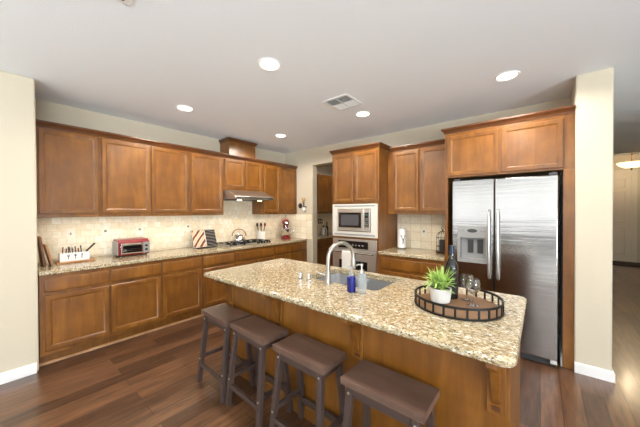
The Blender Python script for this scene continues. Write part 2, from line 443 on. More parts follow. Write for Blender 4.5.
wb.box(-4.2, D, 0, -3.44, 4.09, H); wb.box(-3.44, D, 2.36, -2.53, 4.09, H); wb.box(-2.53, D, 0, 0.236, 4.09, H)
struct('wall_back', wb, M['wall'])
struct('wall_column', MB().box(0.2365, 3.343, 0, 0.472, 8.5, H), M['wall'], bev=0.012, seg=3)
struct('wall_hall_right', MB().box(2.25, 3.343, 0, 2.4, 8.5, H), M['wall'])
struct('wall_great_room_side', MB().box(2.4, 3.343, 0, 5.2, 3.5, H), M['wall'])
struct('wall_foyer_end', MB().box(-1.0, 11.4, 0, 4.0, 11.55, 3.02), M['wall'])
struct('wall_foyer_left', MB().box(-1.1, 8.5, 0, -1.0, 11.4, 3.02), M['wall'])
struct('wall_foyer_right', MB().box(4.0, 8.5, 0, 4.1, 11.4, 3.02), M['wall'])
struct('wall_pantry_end', MB().box(-4.2, 6.5, 0, -2.3, 6.6, H), M['wall'])
struct('wall_pantry_right', MB().box(-2.3, 4.09, 0, -2.2, 6.6, H), M['wall'])
# rear wall with three windows, right wall with a glazed opening
rw = MB()
rw.box(-3.56, -4.6, 0, 5.2, -4.45, 0.72); rw.box(-3.56, -4.6, 2.38, 5.2, -4.45, H)
for a, b in ((-3.56, -3.1), (-1.62, -1.57), (-0.13, -0.08), (1.4, 1.85), (4.75, 5.2)): rw.box(a, -4.6, 0.72, b, -4.45, 2.38)
struct('wall_rear', rw, M['wall'])
rr = MB()
rr.box(5.05, -4.45, 0, 5.2, -3.4, H); rr.box(5.05, 0.2, 0, 5.2, 3.343, H); rr.box(5.05, -3.4, 2.3, 5.2, 0.2, H); rr.box(5.05, -3.4, 0, 5.2, 0.2, 0.2)
struct('wall_right', rr, M['wall'])
for i, (a, b) in enumerate(((-3.1, -1.62), (-1.57, -0.13), (-0.08, 1.4))):
    w = MB()
    w.box(a, -4.56, .72, b, -4.5, .77); w.box(a, -4.56, 2.33, b, -4.5, 2.38); w.box(a, -4.56, .77, a + .05, -4.5, 2.33); w.box(b - .05, -4.56, .77, b, -4.5, 2.33)
    w.box((a + b) / 2 - .02, -4.55, .77, (a + b) / 2 + .02, -4.51, 2.33)
    struct('window_%d' % (i + 1), w, M['white'])
w = MB(); w.box(5.1, -3.4, .2, 5.16, .2, .26); w.box(5.1, -3.4, 2.24, 5.16, .2, 2.3)
for y in (-3.4, -1.63, 0.14): w.box(5.1, y, .26, 5.16, y + .06, 2.24)
struct('window_4', w, M['white'])
w = MB(); w.box(1.85, -4.56, .72, 4.75, -4.5, .78); w.box(1.85, -4.56, 2.32, 4.75, -4.5, 2.38)
for x in (1.85, 3.27, 4.69): w.box(x, -4.56, .78, x + .06, -4.5, 2.32)
struct('window_5', w, M['white'])
PANE, n_, l_, b_ = new_mat('window_pane')
tr_ = n_.new('ShaderNodeBsdfTransparent'); gl_ = n_.new('ShaderNodeBsdfGlossy'); gl_.inputs['Roughness'].default_value = 0.02
mx_ = n_.new('ShaderNodeMixShader'); mx_.inputs[0].default_value = 0.06
l_.new(tr_.outputs[0], mx_.inputs[1]); l_.new(gl_.outputs[0], mx_.inputs[2]); l_.new(mx_.outputs[0], n_['Material Output'].inputs['Surface'])
for nm, q in (('window_1_pane', (-3.05, -4.534, .77, -1.67, -4.528, 2.33)), ('window_2_pane', (-1.52, -4.534, .77, -.18, -4.528, 2.33)), ('window_3_pane', (-.03, -4.534, .77, 1.35, -4.528, 2.33)),
              ('window_5_pane', (1.91, -4.534, .78, 4.69, -4.528, 2.32)), ('window_4_pane', (5.127, -3.34, .26, 5.133, .14, 2.24))):
    struct(nm, MB().box(*q), PANE)

struct('trim_rear_reflection_panel', MB().box(-3.54, -4.449, .0125, 5.0, -4.42, .72), mat('dark_reflection_panel', (58, 46, 40), .6))  # unseen dark panel added to darken the refrigerator's lower reflection
# baseboards
BASEP = [(0, 0), (0.016, 0), (0.016, 0.075), (0.011, 0.088), (0.004, 0.092), (0, 0.092)]
struct('baseboard_left', molding([(-3.559, -4.4), (-3.559, 0.240)], BASEP, 0), M['white'])
struct('baseboard_column', molding([(0.2375, 3.360), (0.2375, 3.342), (0.473, 3.342), (0.473, 8.4)][1:], BASEP, 0), M['white'])
struct('baseboard_back', MB().box(0.0, D - .016, 0, 0.145, D - .001, .10), M['white'])
struct('wall_fridge_side', MB().box(.158, FY + .014, 0, .2363, 3.959, 1.841), M['white'])
struct('baseboard_fridge_side', MB().box(.146, FY + .016, .0005, .1575, 3.944, .092), M['white'])
# backsplash tiles
struct('trim_backsplash_left', MB().box(XL + .0005, 0.30, .9145, XL + .012, 3.958, 1.84), M['splash'])
struct('trim_backsplash_corner', MB().box(-4.186, D - .012, .9145, -3.46, D - .0005, 1.40), M['splash_back'])
struct('trim_backsplash_back', MB().box(-1.70, D - .012, .9145, -.88, D - .0005, 1.42), M['splash_back'])
struct('trim_backsplash_pantry', MB().box(XL + .0005, 4.10, .9145, XL + .012, 6.49, 1.41), M['splash'])

# ------------------------------------------------------------------ cabinets on the left wall
XU = -3.87
def upper_left(y0, y1, doors, z0, z1, dz, label):
    t = thing('wall_cabinet', label, 'cabinet', (XL, (y0 + y1) / 2, z0), 'upper cabinets on the left wall')
    MB().box(XL + .013, y0 + .0006, z0, XU, y1 - .0006, z1).build('body', M['wood'], t, bev=.002)
    for a, b in doors: door(t, LEFT(XU), a, b, dz[0], dz[1])
    return t
UZ0, UZ1 = 1.411, 2.318
upper_left(.264, .775, [(.290, .759)], UZ0, UZ1, (1.45, 2.302), 'single-door brown upper cabinet at the far left, against the near wall')
upper_left(.775, 1.784, [(.790, 1.277), (1.292, 1.769)], UZ0, UZ1, (1.45, 2.302), 'two-door brown upper cabinet above the red toaster oven')
upper_left(1.784, 2.311, [(1.801, 2.293)], UZ0, UZ1, (1.45, 2.302), 'single-door brown upper cabinet above the open cookbook, left of the range hood')
upper_left(2.311, 3.085, [(2.332, 2.690), (2.712, 3.062)], 1.815, UZ1, (1.85, 2.302), 'short two-door brown upper cabinet directly above the range hood')
upper_left(3.085, 3.955, [(3.112, 3.482), (3.505, 3.925)], UZ0, UZ1, (1.45, 2.302), 'two-door brown upper cabinet right of the range hood, in the corner')
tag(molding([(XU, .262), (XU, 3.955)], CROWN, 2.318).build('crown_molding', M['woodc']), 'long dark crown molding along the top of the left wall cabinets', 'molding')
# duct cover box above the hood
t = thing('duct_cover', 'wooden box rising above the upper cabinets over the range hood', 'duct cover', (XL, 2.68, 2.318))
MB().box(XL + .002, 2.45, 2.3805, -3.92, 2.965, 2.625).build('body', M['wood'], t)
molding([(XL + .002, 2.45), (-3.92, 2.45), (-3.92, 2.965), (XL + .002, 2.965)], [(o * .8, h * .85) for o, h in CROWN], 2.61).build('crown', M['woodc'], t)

XB = -3.60
def base_left(y0, y1, drawers, doors, label, y_end=True):
    t = thing('base_cabinet', label, 'cabinet', (XL, (y0 + y1) / 2, 0), 'base cabinets along the left wall')
    mb = MB(); mb.prism([(XL + .003, .002), (XB - .085, .002), (XB - .085, .112), (XB, .112), (XB, .8735), (XL + .003, .8735)], 'y', y0 + .0006, y1 - .0006)
    mb.build('body', M['wood'], t, bev=.0015)
    for a, b, z0, z1 in drawers: drawer(t, LEFT(XB), a, b, z0, z1)
    for a, b, z0, z1 in doors: door(t, LEFT(XB), a, b, z0, z1)
    return t
DZ = (.708, .836); PZ = (.152, .672)
base_left(.264, .795, [(.300, .784) + DZ], [(.300, .784) + PZ], 'brown base cabinet at the far left end, with one drawer over one door')
base_left(.795, 1.308, [(.807, 1.297) + DZ], [(.807, 1.297) + PZ], 'brown base cabinet below the red toaster oven, one drawer over one door')
base_left(1.308, 1.817, [(1.320, 1.805) + DZ], [(1.320, 1.805) + PZ], 'brown base cabinet just right of the toaster oven, partly behind the island end')
base_left(1.817, 2.32, [(1.830, 2.308) + DZ], [(1.830, 2.308) + PZ], 'brown base cabinet below the open cookbook, mostly behind the island')
base_left(2.32, 3.112, [(2.333, 3.100) + DZ], [(2.333, 2.71) + PZ, (2.722, 3.100) + PZ], 'wide brown base cabinet with a long false drawer front under the cooktop')
zs = [DZ, (.50, .68), (.30, .48), (.152, .28)]
base_left(3.112, 3.53, [(3.126, 3.520) + z for z in zs], [], 'brown drawer stack right of the cooktop below the white utensil crock')
base_left(3.53, 3.956, [(3.542, 3.940) + z for z in zs], [], 'brown drawer stack in the corner below the red stand mixer')
tag(MB().prism([(XB - .084, .0005), (XB - .064, .0005), (XB - .068, .012), (XB - .076, .020), (XB - .084, .022)], 'y', .262, 3.956).build('shoe_molding', M['boardlight']), 'thin light wooden shoe molding along the foot of the left base cabinets', 'molding')

def countertop(name, label, loop, hole, z0, z1, r):
    """slab with rounded top and bottom edge; loop is the outer outline, counter-clockwise"""
    def offs(k):
        c = Vector((sum(p[0] for p in loop) / len(loop), sum(p[1] for p in loop) / len(loop)))
        out = []
        n = len(loop)
        for i in range(n):
            p0, p, p1 = Vector(loop[i - 1]), Vector(loop[i]), Vector(loop[(i + 1) % n])
            a = (p - p0).normalized(); b = (p1 - p).normalized()
            na, nb = Vector((-a.y, a.x)), Vector((-b.y, b.x)); nn = (na + nb).normalized()
            out.append(p + nn * (k / max(.3, nn.dot(na))))
        return out
    mb = MB(); bm = mb.bm
    prof = [(r * (1 - math.sin(a)), z0 + r * (1 - math.cos(a))) for a in [PI / 2 * i / 4 for i in range(5)]]
    prof = prof + [(k, z0 + z1 - z) for k, z in reversed(prof)]
    rings = []
    for k, z in prof:
        rings.append([bm.verts.new((p.x, p.y, z)) for p in offs(k)])
    n = len(loop)
    for A, B in zip(rings, rings[1:]):
        for i in range(n): bm.faces.new((A[i], A[(i + 1) % n], B[(i + 1) % n], B[i]))
    if hole is None:
        bm.faces.new(rings[-1]); bm.faces.new(list(reversed(rings[0])))
    else:
        h = [[bm.verts.new((p[0], p[1], z)) for p in hole] for z in (z0, z1)]
        m = len(hole)
        for i in range(m): bm.faces.new((h[0][i], h[0][(i + 1) % m], h[1][(i + 1) % m], h[1][i]))
        for ring, hh in ((rings[0], h[0]), (rings[-1], h[1])):
            es = []
            for q in (ring, hh):
                for i in range(len(q)):
                    e = bm.edges.get((q[i], q[(i + 1) % len(q)])); es.append(e)
            bmesh.ops.triangle_fill(bm, use_beauty=True, edges=es)
    return tag(mb.build(name, M['granite']), label, 'countertop')
def rrect(x0, y0, x1, y1, rs, seg=5):
    """rounded rectangle ccw; rs radii at (x0y0, x1y0, x1y1, x0y1)"""
    pts = []
    for (cx, cy, a0), r in zip(((x0, y0, PI), (x1, y0, 1.5 * PI), (x1, y1, 0), (x0, y1, .5 * PI)), rs):
        if r <= 0: pts.append((cx, cy)); continue
        ox = cx + (r if cx == x0 else -r); oy = cy + (r if cy == y0 else -r)
        for i in range(seg + 1):
            a = a0 + PI / 2 * i / seg; pts.append((ox + r * math.cos(a), oy + r * math.sin(a)))
    return pts
countertop('countertop', 'long speckled granite countertop along the left wall, under the cooktop and toaster', rrect(XL + .013, .264, -3.576, D - .013, (0, 0, 0, 0)), None, .8745, .914, .008)

# under-cabinet light strips
def strip(y0, y1, z=1.411):
    l = bpy.data.lights.new('strip_light', 'AREA'); l.shape = 'RECTANGLE'; l.size = .03; l.size_y = y1 - y0; l.energy = 1.6 * (y1 - y0); l.color = (1, .86, .64)
    o = bpy.data.objects.new('strip_light', l); o.location = (-4.005, (y0 + y1) / 2, z - .012); COL.objects.link(o)
strip(.35, 2.25)
strip(3.15, 3.9)

# range hood
t = thing('range_hood', 'stainless under-cabinet range hood with lit lamps above the cooktop', 'range hood', (XL, 2.70, 1.66))
MB().prism([(XL + .013, 1.66), (-3.58, 1.655), (-3.555, 1.672), (-3.565, 1.70), (-3.83, 1.813), (XL + .013, 1.813)], 'y', 2.318, 3.078).build('body', M['steel'], t, bev=.003)
MB().box(-4.10, 2.36, 1.648, -3.63, 3.04, 1.6535).build('filter_panel', M['darkgrey'], t)
MB().box(-3.561, 2.34, 1.668, -3.552, 3.06, 1.690).build('control_strip', M['darkgrey'], t)
for y in (2.50, 2.90):
    MB().lathe([(.035, 1.640), (.035, 1.6475)], (-3.72, y, 0), 16).build('lamp', M['hoodlamp'], t)
    l = bpy.data.lights.new('hood_spot', 'SPOT'); l.energy = 9; l.color = (1, .82, .58); l.spot_size = R(140); l.spot_blend = .6; l.shadow_soft_size = .04
    o = bpy.data.objects.new('hood_spot', l); o.location = (-3.72, y, 1.63); COL.objects.link(o)

# ------------------------------------------------------------------ back wall: oven tower, bar segment, refrigerator
FY = 3.36; UY = 3.63
t = thing('oven_tower', 'tall brown cabinet holding the microwave and wall oven', 'cabinet', (-2.11, 3.66, 0))
mb = MB()
mb.box(-2.51, FY, .002, -2.47, 3.955, 2.335); mb.box(-1.755, FY, .002, -1.715, 3.955, 2.335)
mb.box(-2.47, FY, 1.572, -1.755, 3.955, 2.335); mb.box(-2.47, FY, 1.058, -1.755, 3.955, 1.084)
mb.box(-2.47, FY, .09, -1.755, 3.955, .345); mb.box(-2.47, FY + .07, .002, -1.755, 3.955, .09); mb.box(-2.47, 3.93, .345, -1.755, 3.955, 1.572)
mb.build('body', M['wood'], t)
door(t, BACK(FY), -2.478, -2.128, 1.598, 2.302); door(t, BACK(FY), -2.098, -1.745, 1.598, 2.302)
drawer(t, BACK(FY), -2.478, -1.745, .115, .33)
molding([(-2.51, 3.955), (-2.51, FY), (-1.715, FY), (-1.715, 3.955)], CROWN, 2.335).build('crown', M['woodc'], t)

t = thing('microwave', 'built-in stainless microwave with white trim frame above the wall oven', 'microwave', (-2.11, 3.6, 1.09))
M['trimkit'] = mat('microwave_trim_white', (214, 210, 202), 0.35)
mb = MB()
x0, x1, z0, z1 = -2.494, -1.731, 1.087, 1.566; a0, a1, b0, b1 = -2.402, -1.832, 1.166, 1.497
mb.box(x0, FY - .022, z0, a0, FY - .001, z1); mb.box(a1, FY - .022, z0, x1, FY - .001, z1); mb.box(a0, FY - .022, z0, a1, FY - .001, b0); mb.box(a0, FY - .022, b1, a1, FY - .001, z1)
mb.build('trim_frame', M['trimkit'], t, bev=.002)
for z in (1.108, 1.527): MB().box(-2.46, FY - .025, z, -1.765, FY - .0225, z + .022).build('vent_strip', M['greyplastic'], t)
MB().box(a0 + .005, FY - .012, b0 + .005, a1 - .005, 3.90, b1 - .005).build('body', M['darkgrey'], t)
MB().box(a0 + .008, FY - .034, b0 + .008, -1.938, FY - .0125, b1 - .008).build('door', M['steel'], t, bev=.004)
MB().box(-2.367, FY - .037, 1.222, -1.978, FY - .0345, 1.443).build('window', M['blackglass'], t)
MB().box(-2.325, FY - .0385, 1.255, -2.02, FY - .0372, 1.412).build('window_mesh', mat('microwave_window_grey', (78, 76, 80), .18), t)
cp = MB().box(-1.934, FY - .032, b0 + .008, a1 - .008, FY - .0125, b1 - .008).build('control_panel', M['steel'], t, bev=.003)
kp = MB().box(-1.922, FY - .035, 1.232, -1.858, FY - .0325, 1.441).build('keypad', M['blackglass'], cp)
mb = MB()
for i in range(5):
    for j in range(3): mb.box(-1.914 + j * .018, FY - .0365, 1.245 + i * .026, -1.903 + j * .018, FY - .0352, 1.258 + i * .026)
mb.build('buttons', M['greyplastic'], cp)
MB().box(-1.914, FY - .0365, 1.395, -1.866, FY - .0352, 1.425).build('display', mat('display_green_grey', (60, 80, 76), .2), cp)

t = thing('wall_oven', 'stainless wall oven with black control panel below the microwave', 'oven', (-2.11, 3.6, .36))
MB().box(-2.462, FY - .002, .352, -1.763, 3.90, 1.052).build('body', M['darkgrey'], t)
MB().box(-2.484, FY - .026, .905, -1.742, FY - .0025, 1.054).build('control_fascia', M['steel'], t, bev=.003)
MB().box(-2.385, FY - .029, .918, -1.872, FY - .0265, 1.026).build('control_glass', M['blackglass'], t)
mb = MB()
for i in range(5): mb.lathe([(.010, 0), (.010, .002)], (0, 0, 0), 10, 'y').move(Matrix.Translation((-2.14 + i * .05, FY - .0315, .955 + .012 * (i % 2)))) if False else mb.box(-2.19 + i * .055, FY - .0305, .958, -2.165 + i * .055, FY - .0292, .975)
mb.build('buttons', M['greyplastic'], t)
od = MB().box(-2.484, FY - .034, .355, -1.742, FY - .0025, .898, bev=.004).build('door', M['steel'], t)
MB().box(-2.36, FY - .037, .46, -1.88, FY - .0345, .742).build('window', M['blackglass'], od)
mb = MB(); mb.cyl((-2.465, FY - .085, .865), (-1.765, FY - .085, .865), .013)
for x in (-2.43, -1.80): mb.cyl((x, FY - .085, .865), (x, FY - .034, .865), .009)
mb.build('handle', M['chrome'], od)
# towel folded over the handle
mb = MB(); pts = []
prof = [(FY - .068, .62)] + [(FY - .085 + .018 * math.cos(a), .865 + .018 * math.sin(a)) for a in [PI * i / 8 for i in range(9)]] + [(FY - .1035, .58)]
outer = prof; inner = [(FY - .0715, .62)] + [(FY - .085 + .0145 * math.cos(a), .865 + .0145 * math.sin(a)) for a in [PI * i / 8 for i in range(9)]] + [(FY - .0998, .58)]
mb.prism(outer + list(reversed(inner)), 'x', -2.265, -2.075)
tag(mb.build('dish_towel', M['towel']), 'white dish towel hanging over the oven door handle', 'towel')

t = thing('base_cabinet', 'brown base cabinet right of the oven tower, one wide drawer over two doors', 'cabinet', (-1.29, 3.66, 0))
MB().prism([(3.955, .002), (FY + .07, .002), (FY + .07, .09), (FY, .09), (FY, .8735), (3.955, .8735)], 'x', -1.7135, -.873).build('body', M['wood'], t, bev=.0015)
drawer(t, BACK(FY), -1.672, -.915, .690, .828)
door(t, BACK(FY), -1.672, -1.300, .112, .655); door(t, BACK(FY), -1.287, -.915, .112, .655)
countertop('countertop', 'short granite countertop between the oven tower and the refrigerator', rrect(-1.7135, 3.326, -.8725, D - .013, (0, 0, 0, 0)), None, .8745, .914, .008)
t = thing('wall_cabinet', 'two-door brown upper cabinet between the oven tower and the refrigerator', 'cabinet', (-1.29, 3.8, 1.42))
MB().box(-1.7135, UY, 1.42, -.873, D - .002, 2.305).build('body', M['wood'], t, bev=.002)
door(t, BACK(UY), -1.625, -1.266, 1.46, 2.282); door(t, BACK(UY), -1.244, -.888, 1.46, 2.282)
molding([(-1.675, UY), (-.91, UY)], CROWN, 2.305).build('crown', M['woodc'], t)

t = thing('refrigerator_surround', 'brown cabinet enclosure with two upper doors around the refrigerator', 'cabinet', (-.32, 3.66, 0))
MB().box(-.871, FY, 1.842, .2355, 3.955, 2.35).build('upper_body', M['wood'], t, bev=.002)
MB().box(-.871, FY, .002, -.836, 3.955, 1.8415).build('side_panel', M['wood'], t, bev=.002)
MB().box(.158, FY, .002, .2355, FY + .013, 1.8415).build('filler_panel', M['wood'], t, bev=.002)
door(t, BACK(FY), -.838, -.345, 1.862, 2.315); door(t, BACK(FY), -.318, .155, 1.862, 2.315)
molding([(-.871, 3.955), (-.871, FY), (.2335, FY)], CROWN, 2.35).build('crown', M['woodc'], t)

t = thing('refrigerator', 'large stainless side-by-side refrigerator with ice and water dispenser', 'refrigerator', (-.35, 3.6, 0))
MB().box(-.762, FY + .002, .025, .112, 3.92, 1.775).build('body', M['darkgrey'], t, bev=.004)
def fdoor(x0, x1):
    return MB().box(x0, 3.285, .068, x1, FY - .002, 1.792, bev=.010, seg=3)
# left door with the dispenser recess cut from boxes
mb = MB()
lx0, lx1 = -.768, -.381; dx0, dx1, dz0, dz1 = -.690, -.452, .935, 1.172
mb.box(lx0, 3.285, .068, dx0, FY - .002, 1.792); mb.box(dx1, 3.285, .068, lx1, FY - .002, 1.792)
mb.box(dx0, 3.285, .068, dx1, FY - .002, dz0); mb.box(dx0, 3.285, dz1, dx1, FY - .002, 1.792); mb.box(dx0, FY - .02, dz0, dx1, FY - .002, dz1)
ld = mb.build('freezer_door', M['steel_fridge'], t)
rd = fdoor(-.371, .120).build('refrigerator_door', M['steel_fridge'], t)
for o, x in ((ld, -.416), (rd, -.338)):
    mb = MB(); mb.tube([(x, 3.284, .76), (x, 3.255, .775), (x, 3.232, .83), (x, 3.226, 1.1), (x, 3.232, 1.40), (x, 3.255, 1.455), (x, 3.284, 1.47)], .0115, 12)
    mb.build('handle', M['steel'], o)
mb = MB(); fx0, fx1, fz0, fz1 = -.718, -.427, .903, 1.300
mb.box(fx0, 3.276, fz0, dx0, 3.2845, fz1); mb.box(dx1, 3.276, fz0, fx1, 3.2845, fz1); mb.box(dx0, 3.276, fz0, dx1, 3.2845, dz0); mb.box(dx0, 3.276, dz1, dx1, 3.2845, fz1)
disp = mb.build('dispenser_frame', M['greyplastic'], ld, bev=.002)
mb = MB(); mb.box(dx0 + .001, FY - .026, dz0 + .001, dx1 - .001, FY - .0205, dz1 - .001)
mb.box(dx0 + .001, 3.30, dz0 + .001, dx1 - .001, FY - .027, dz0 + .012)
mb.build('dispenser_recess', mat('recess_light_grey', (150, 150, 150), .4), ld)
for x0 in (-.622, -.532):
    MB().box(x0, 3.318, 1.005, x0 + .052, FY - .0275, 1.148, bev=.004).build('dispenser_paddle', M['darkgrey'], ld)
mb = MB(); mb.lathe([(.0001, 0), (.02, 0), (.02, -.0025), (.0001, -.0025)], (0, 0, 0), 20, 'y'); mb.move(Matrix.Translation((-.573, 3.2755, 1.248)) @ Matrix.Diagonal((2.4, 1, 1, 1)))
mb.build('display', M['darkgrey'], disp)
mb = MB()
for x in (-.692, -.660, -.490, -.458): mb.box(x - .009, 3.2742, 1.238, x + .009, 3.2756, 1.252)
mb.build('buttons', mat('button_grey', (130, 130, 130), .4), disp)
MB().box(-.762, FY - .045, .006, .112, FY + .001, .060).build('kick_grille', M['darkgrey'], t, bev=.003)
MB().box(.070, 3.272, .040, .118, 3.30, .066, bev=.004).build('hinge_cover', mat('light_grey_plastic', (214, 214, 212), .4), t)
for x in (-.73, .085): MB().box(x - .03, 3.30, 1.7935, x + .03, 3.40, 1.818, bev=.004).build('hinge', M['darkgrey'], t)

# ------------------------------------------------------------------ pantry passage behind the opening
t = thing('wall_cabinet', 'dark brown upper cabinet seen through the passage opening', 'cabinet', (XL, 5.2, 1.411))
MB().box(XL + .013, 4.12, 1.411, XU, 6.45, 2.30).build('body', M['wood'], t, bev=.002)
for i in range(5): door(t, LEFT(XU), 4.14 + i * .46, 4.585 + i * .46, 1.44, 2.285)
t = thing('base_cabinet', 'brown base cabinet seen through the passage opening', 'cabinet', (XL, 5.2, 0))
MB().prism([(XL + .003, .002), (XB - .085, .002), (XB - .085, .112), (XB, .112), (XB, .8735), (XL + .003, .8735)], 'y', 4.095, 6.45).build('body', M['wood'], t)
for i in range(5):
    drawer(t, LEFT(XB), 4.14 + i * .46, 4.585 + i * .46, *DZ); door(t, LEFT(XB), 4.14 + i * .46, 4.585 + i * .46, *PZ)
countertop('countertop', 'granite countertop in the passage behind the opening', rrect(XL + .013, 4.095, -3.576, 6.46, (0, 0, 0, 0)), None, .8745, .914, .008)
t = thing('coffee_pot', 'steel coffee pot on the passage countertop', 'coffee pot', (-3.80, 4.75, .914))
MB().lathe([(.06, .9145), (.075, .93), (.078, 1.02), (.06, 1.09), (.045, 1.10)], (-3.80, 4.75, 0), 20).build('body', M['steel'], t)
MB().lathe([(.046, 1.1005), (.03, 1.12), (.012, 1.125), (.012, 1.145), (.001, 1.146)], (-3.80, 4.75, 0), 16).build('lid', M['black'], t)
MB().tube([(-3.73, 4.70, 1.06), (-3.68, 4.66, 1.05), (-3.68, 4.66, .98), (-3.73, 4.70, .95)], .008).build('handle', M['black'], t)
for k, (x, y, h, lab) in enumerate(((-3.92, 5.02, .27, 'tall dark bottle right of the coffee pot on the passage countertop'), (-3.78, 5.1, .20, 'short dark bottle by the oven tower side on the passage countertop'))):
    t = thing('bottle', lab, 'bottle', (x, y, .914))
    MB().lathe([(.036, .9145), (.038, .93), (.038, .914 + h * .6), (.014, .914 + h * .78), (.014, .914 + h)], (x, y, 0), 16).build('body', mat('bottle_amber%d' % k, ((60, 40, 24), (70, 74, 70))[k], .12, coat=.5), t)
    MB().lathe([(.016, .9145 + h), (.016, .935 + h)], (x, y, 0), 12).build('cap', M['black'], t)
t = thing('light_switch', 'dark double switch plate on the passage backsplash', 'switch', (XL, 5.1, 1.2))
MB().box(XL + .0125, 5.02, 1.16, XL + .018, 5.18, 1.27, bev=.002).build('plate', M['darkwood'], t)
for y in (5.05, 5.115): MB().box(XL + .0182, y, 1.185, XL + .022, y + .035, 1.245).build('rocker', M['outlet'], t)

# ------------------------------------------------------------------ island
IX0, IX1, IY0, IY1 = -2.372, -.068, 1.201, 2.168
SX0, SX1, SY0, SY1 = -1.52, -.872, 1.665, 2.095
YB = 1.40
t = thing('kitchen_island', 'brown wooden kitchen island with carved corbels under the granite top', 'island', (-1.2, 1.77, 0))
mb = MB()
mb.box(-2.31, YB, .002, -.10, YB + .02, .8735); mb.box(-2.31, 2.11, .10, -.10, 2.13, .8735)
mb.box(-2.31, YB + .02, .002, -2.29, 2.11, .8735); mb.box(-.12, YB + .02, .002, -.10, 2.11, .8735); mb.box(-2.29, YB + .02, .10, -.12, 2.11, .12); mb.box(-2.29, 2.03, .002, -.12, 2.05, .10)
mb.build('body', M['wood'], t, bev=.001)
molding([(-2.31, 2.12), (-2.31, YB), (-.10, YB), (-.10, 2.12)], [(0, 0), (.014, 0), (.014, .07), (.006, .082), (0, .082)], .002).build('base_trim', M['wood'], t)
for i in range(5): door(t, Matrix(((1, 0, 0, 0), (0, 1, 0, 2.13), (0, 0, 1, 0), (0, 0, 0, 1))), -2.28 + i * .436, -1.86 + i * .436, .13, .85)
def corbel(x):
    f = YB - .0005
    c = MB()
    c.box(x - .036, f - .014, .575, x + .036, f, .868); 
    o = c.build('corbel', M['wood'], t, bev=.003)
    prof = [(f - .0145, .868), (1.238, .868), (1.236, .842), (1.252, .836), (1.262, .824), (1.280, .822), (1.306, .812), (1.326, .792), (1.338, .765), (1.342, .735), (1.352, .712), (1.362, .690), (1.364, .655), (f - .0145, .620)]
    MB().prism(prof, 'x', x - .019, x + .019).build('bracket', M['wood'], o, bev=.004)
    MB().box(x - .017, f - .0185, .592, x + .017, f - .0145, .612).build('inset', M['woodc'], o)
for x in (-2.215, -1.56, -.85, -.150): corbel(x)
countertop('countertop', 'large speckled granite countertop of the kitchen island with a sink cut-out', rrect(IX0, IY0, IX1, IY1, (.04, .05, .04, .04)), rrect(SX0, SY0, SX1, SY1, (.04,) * 4), .8745, .914, .016)

# sink
t = thing('sink', 'stainless double-bowl undermount sink in the island countertop', 'sink', (-1.19, 1.87, .66))
def bowl(x0, x1, y0, y1, zt, zb):
    mb = MB(); prof = [(0.0, zt), (.012, zb + .03), (.035, zb)]
    rs = []
    for k, z in prof: rs.append([Vector((p[0], p[1], z)) for p in rrect(x0 + k, y0 + k, x1 - k, y1 - k, (.05,) * 4)])
    # outer skin for thickness
    out = [[Vector((p[0], p[1], z)) for p in rrect(x0 - .002 + k, y0 - .002 + k, x1 + .002 - k, y1 + .002 - k, (.05,) * 4)] for k, z in [(.033, zb - .003), (.010, zb + .03), (0, zt)]]
    return mb.rings(out + rs)
bowl(SX0 + .003, -1.225, SY0 + .003, SY1 - .003, .872, .70).build('bowl', M['sinksteel'], t)
bowl(-1.205, SX1 - .003, SY0 + .003, SY1 - .003, .872, .67).build('bowl', M['sinksteel'], t)
MB().box(-1.2225, SY0 + .03, .84, -1.2075, SY1 - .03, .868, bev=.004).build('divider', M['steel'], t)
for x, z in ((-1.36, .70), (-1.04, .67)):
    MB().lathe([(.001, z + .004), (.025, z + .003), (.038, z + .006), (.042, z + .001)], (x, 1.87, 0), 20).build('drain', M['chrome'], t)

# faucet
t = thing('faucet', 'tall brushed nickel gooseneck faucet at the island sink', 'faucet', (-1.25, 1.615, .914))
b = Vector((-1.25, 1.615, 0)); dr = Vector((.36, .933, 0)).normalized()
MB().lathe([(.030, .9145), (.030, .925), (.022, .935), (.020, 1.00), (.016, 1.01)], b, 20).build('base', M['nickel'], t)
pts = [b + Vector((0, 0, z)) for z in (1.0, 1.05, 1.085)]
rad = .118
for i in range(0, 15):
    a = PI * i / 14 * 1.02
    pts.append(b + dr * (rad * (1 - math.cos(a))) + Vector((0, 0, 1.098 + rad * math.sin(a))))
MB().tube(pts, .0155, 14).build('spout', M['nickel'], t)
e = pts[-1]
MB().lathe([(.0165, 0), (.0205, -.02), (.0215, -.080), (.015, -.092)], e - Vector((0, 0, .001)), 16).build('spray_head', M['nickel'], t)
MB().tube([b + Vector((-.02, 0, .972)), b + Vector((-.05, -.01, .978)), b + Vector((-.105, -.02, .995))], [.011, .008, .006], 10).build('lever', M['nickel'], t)
for (x, y, lab) in ((-1.495, 1.568, 'small chrome cap on the island, left one of two left of the faucet'), (-1.418, 1.583, 'small chrome cap on the island, nearer to the faucet of two')):
    t = thing('air_gap_cap', lab, 'sink fitting', (x, y, .914))
    MB().lathe([(.022, .9145), (.022, .919), (.018, .921), (.018, .966), (.015, .972), (.001, .973)], (x, y, 0), 18).build('cap', M['chrome'], t)
    MB().lathe([(.0186, .926), (.0186, .931)], (x, y, 0), 18).build('ring', M['darkgrey'], t)
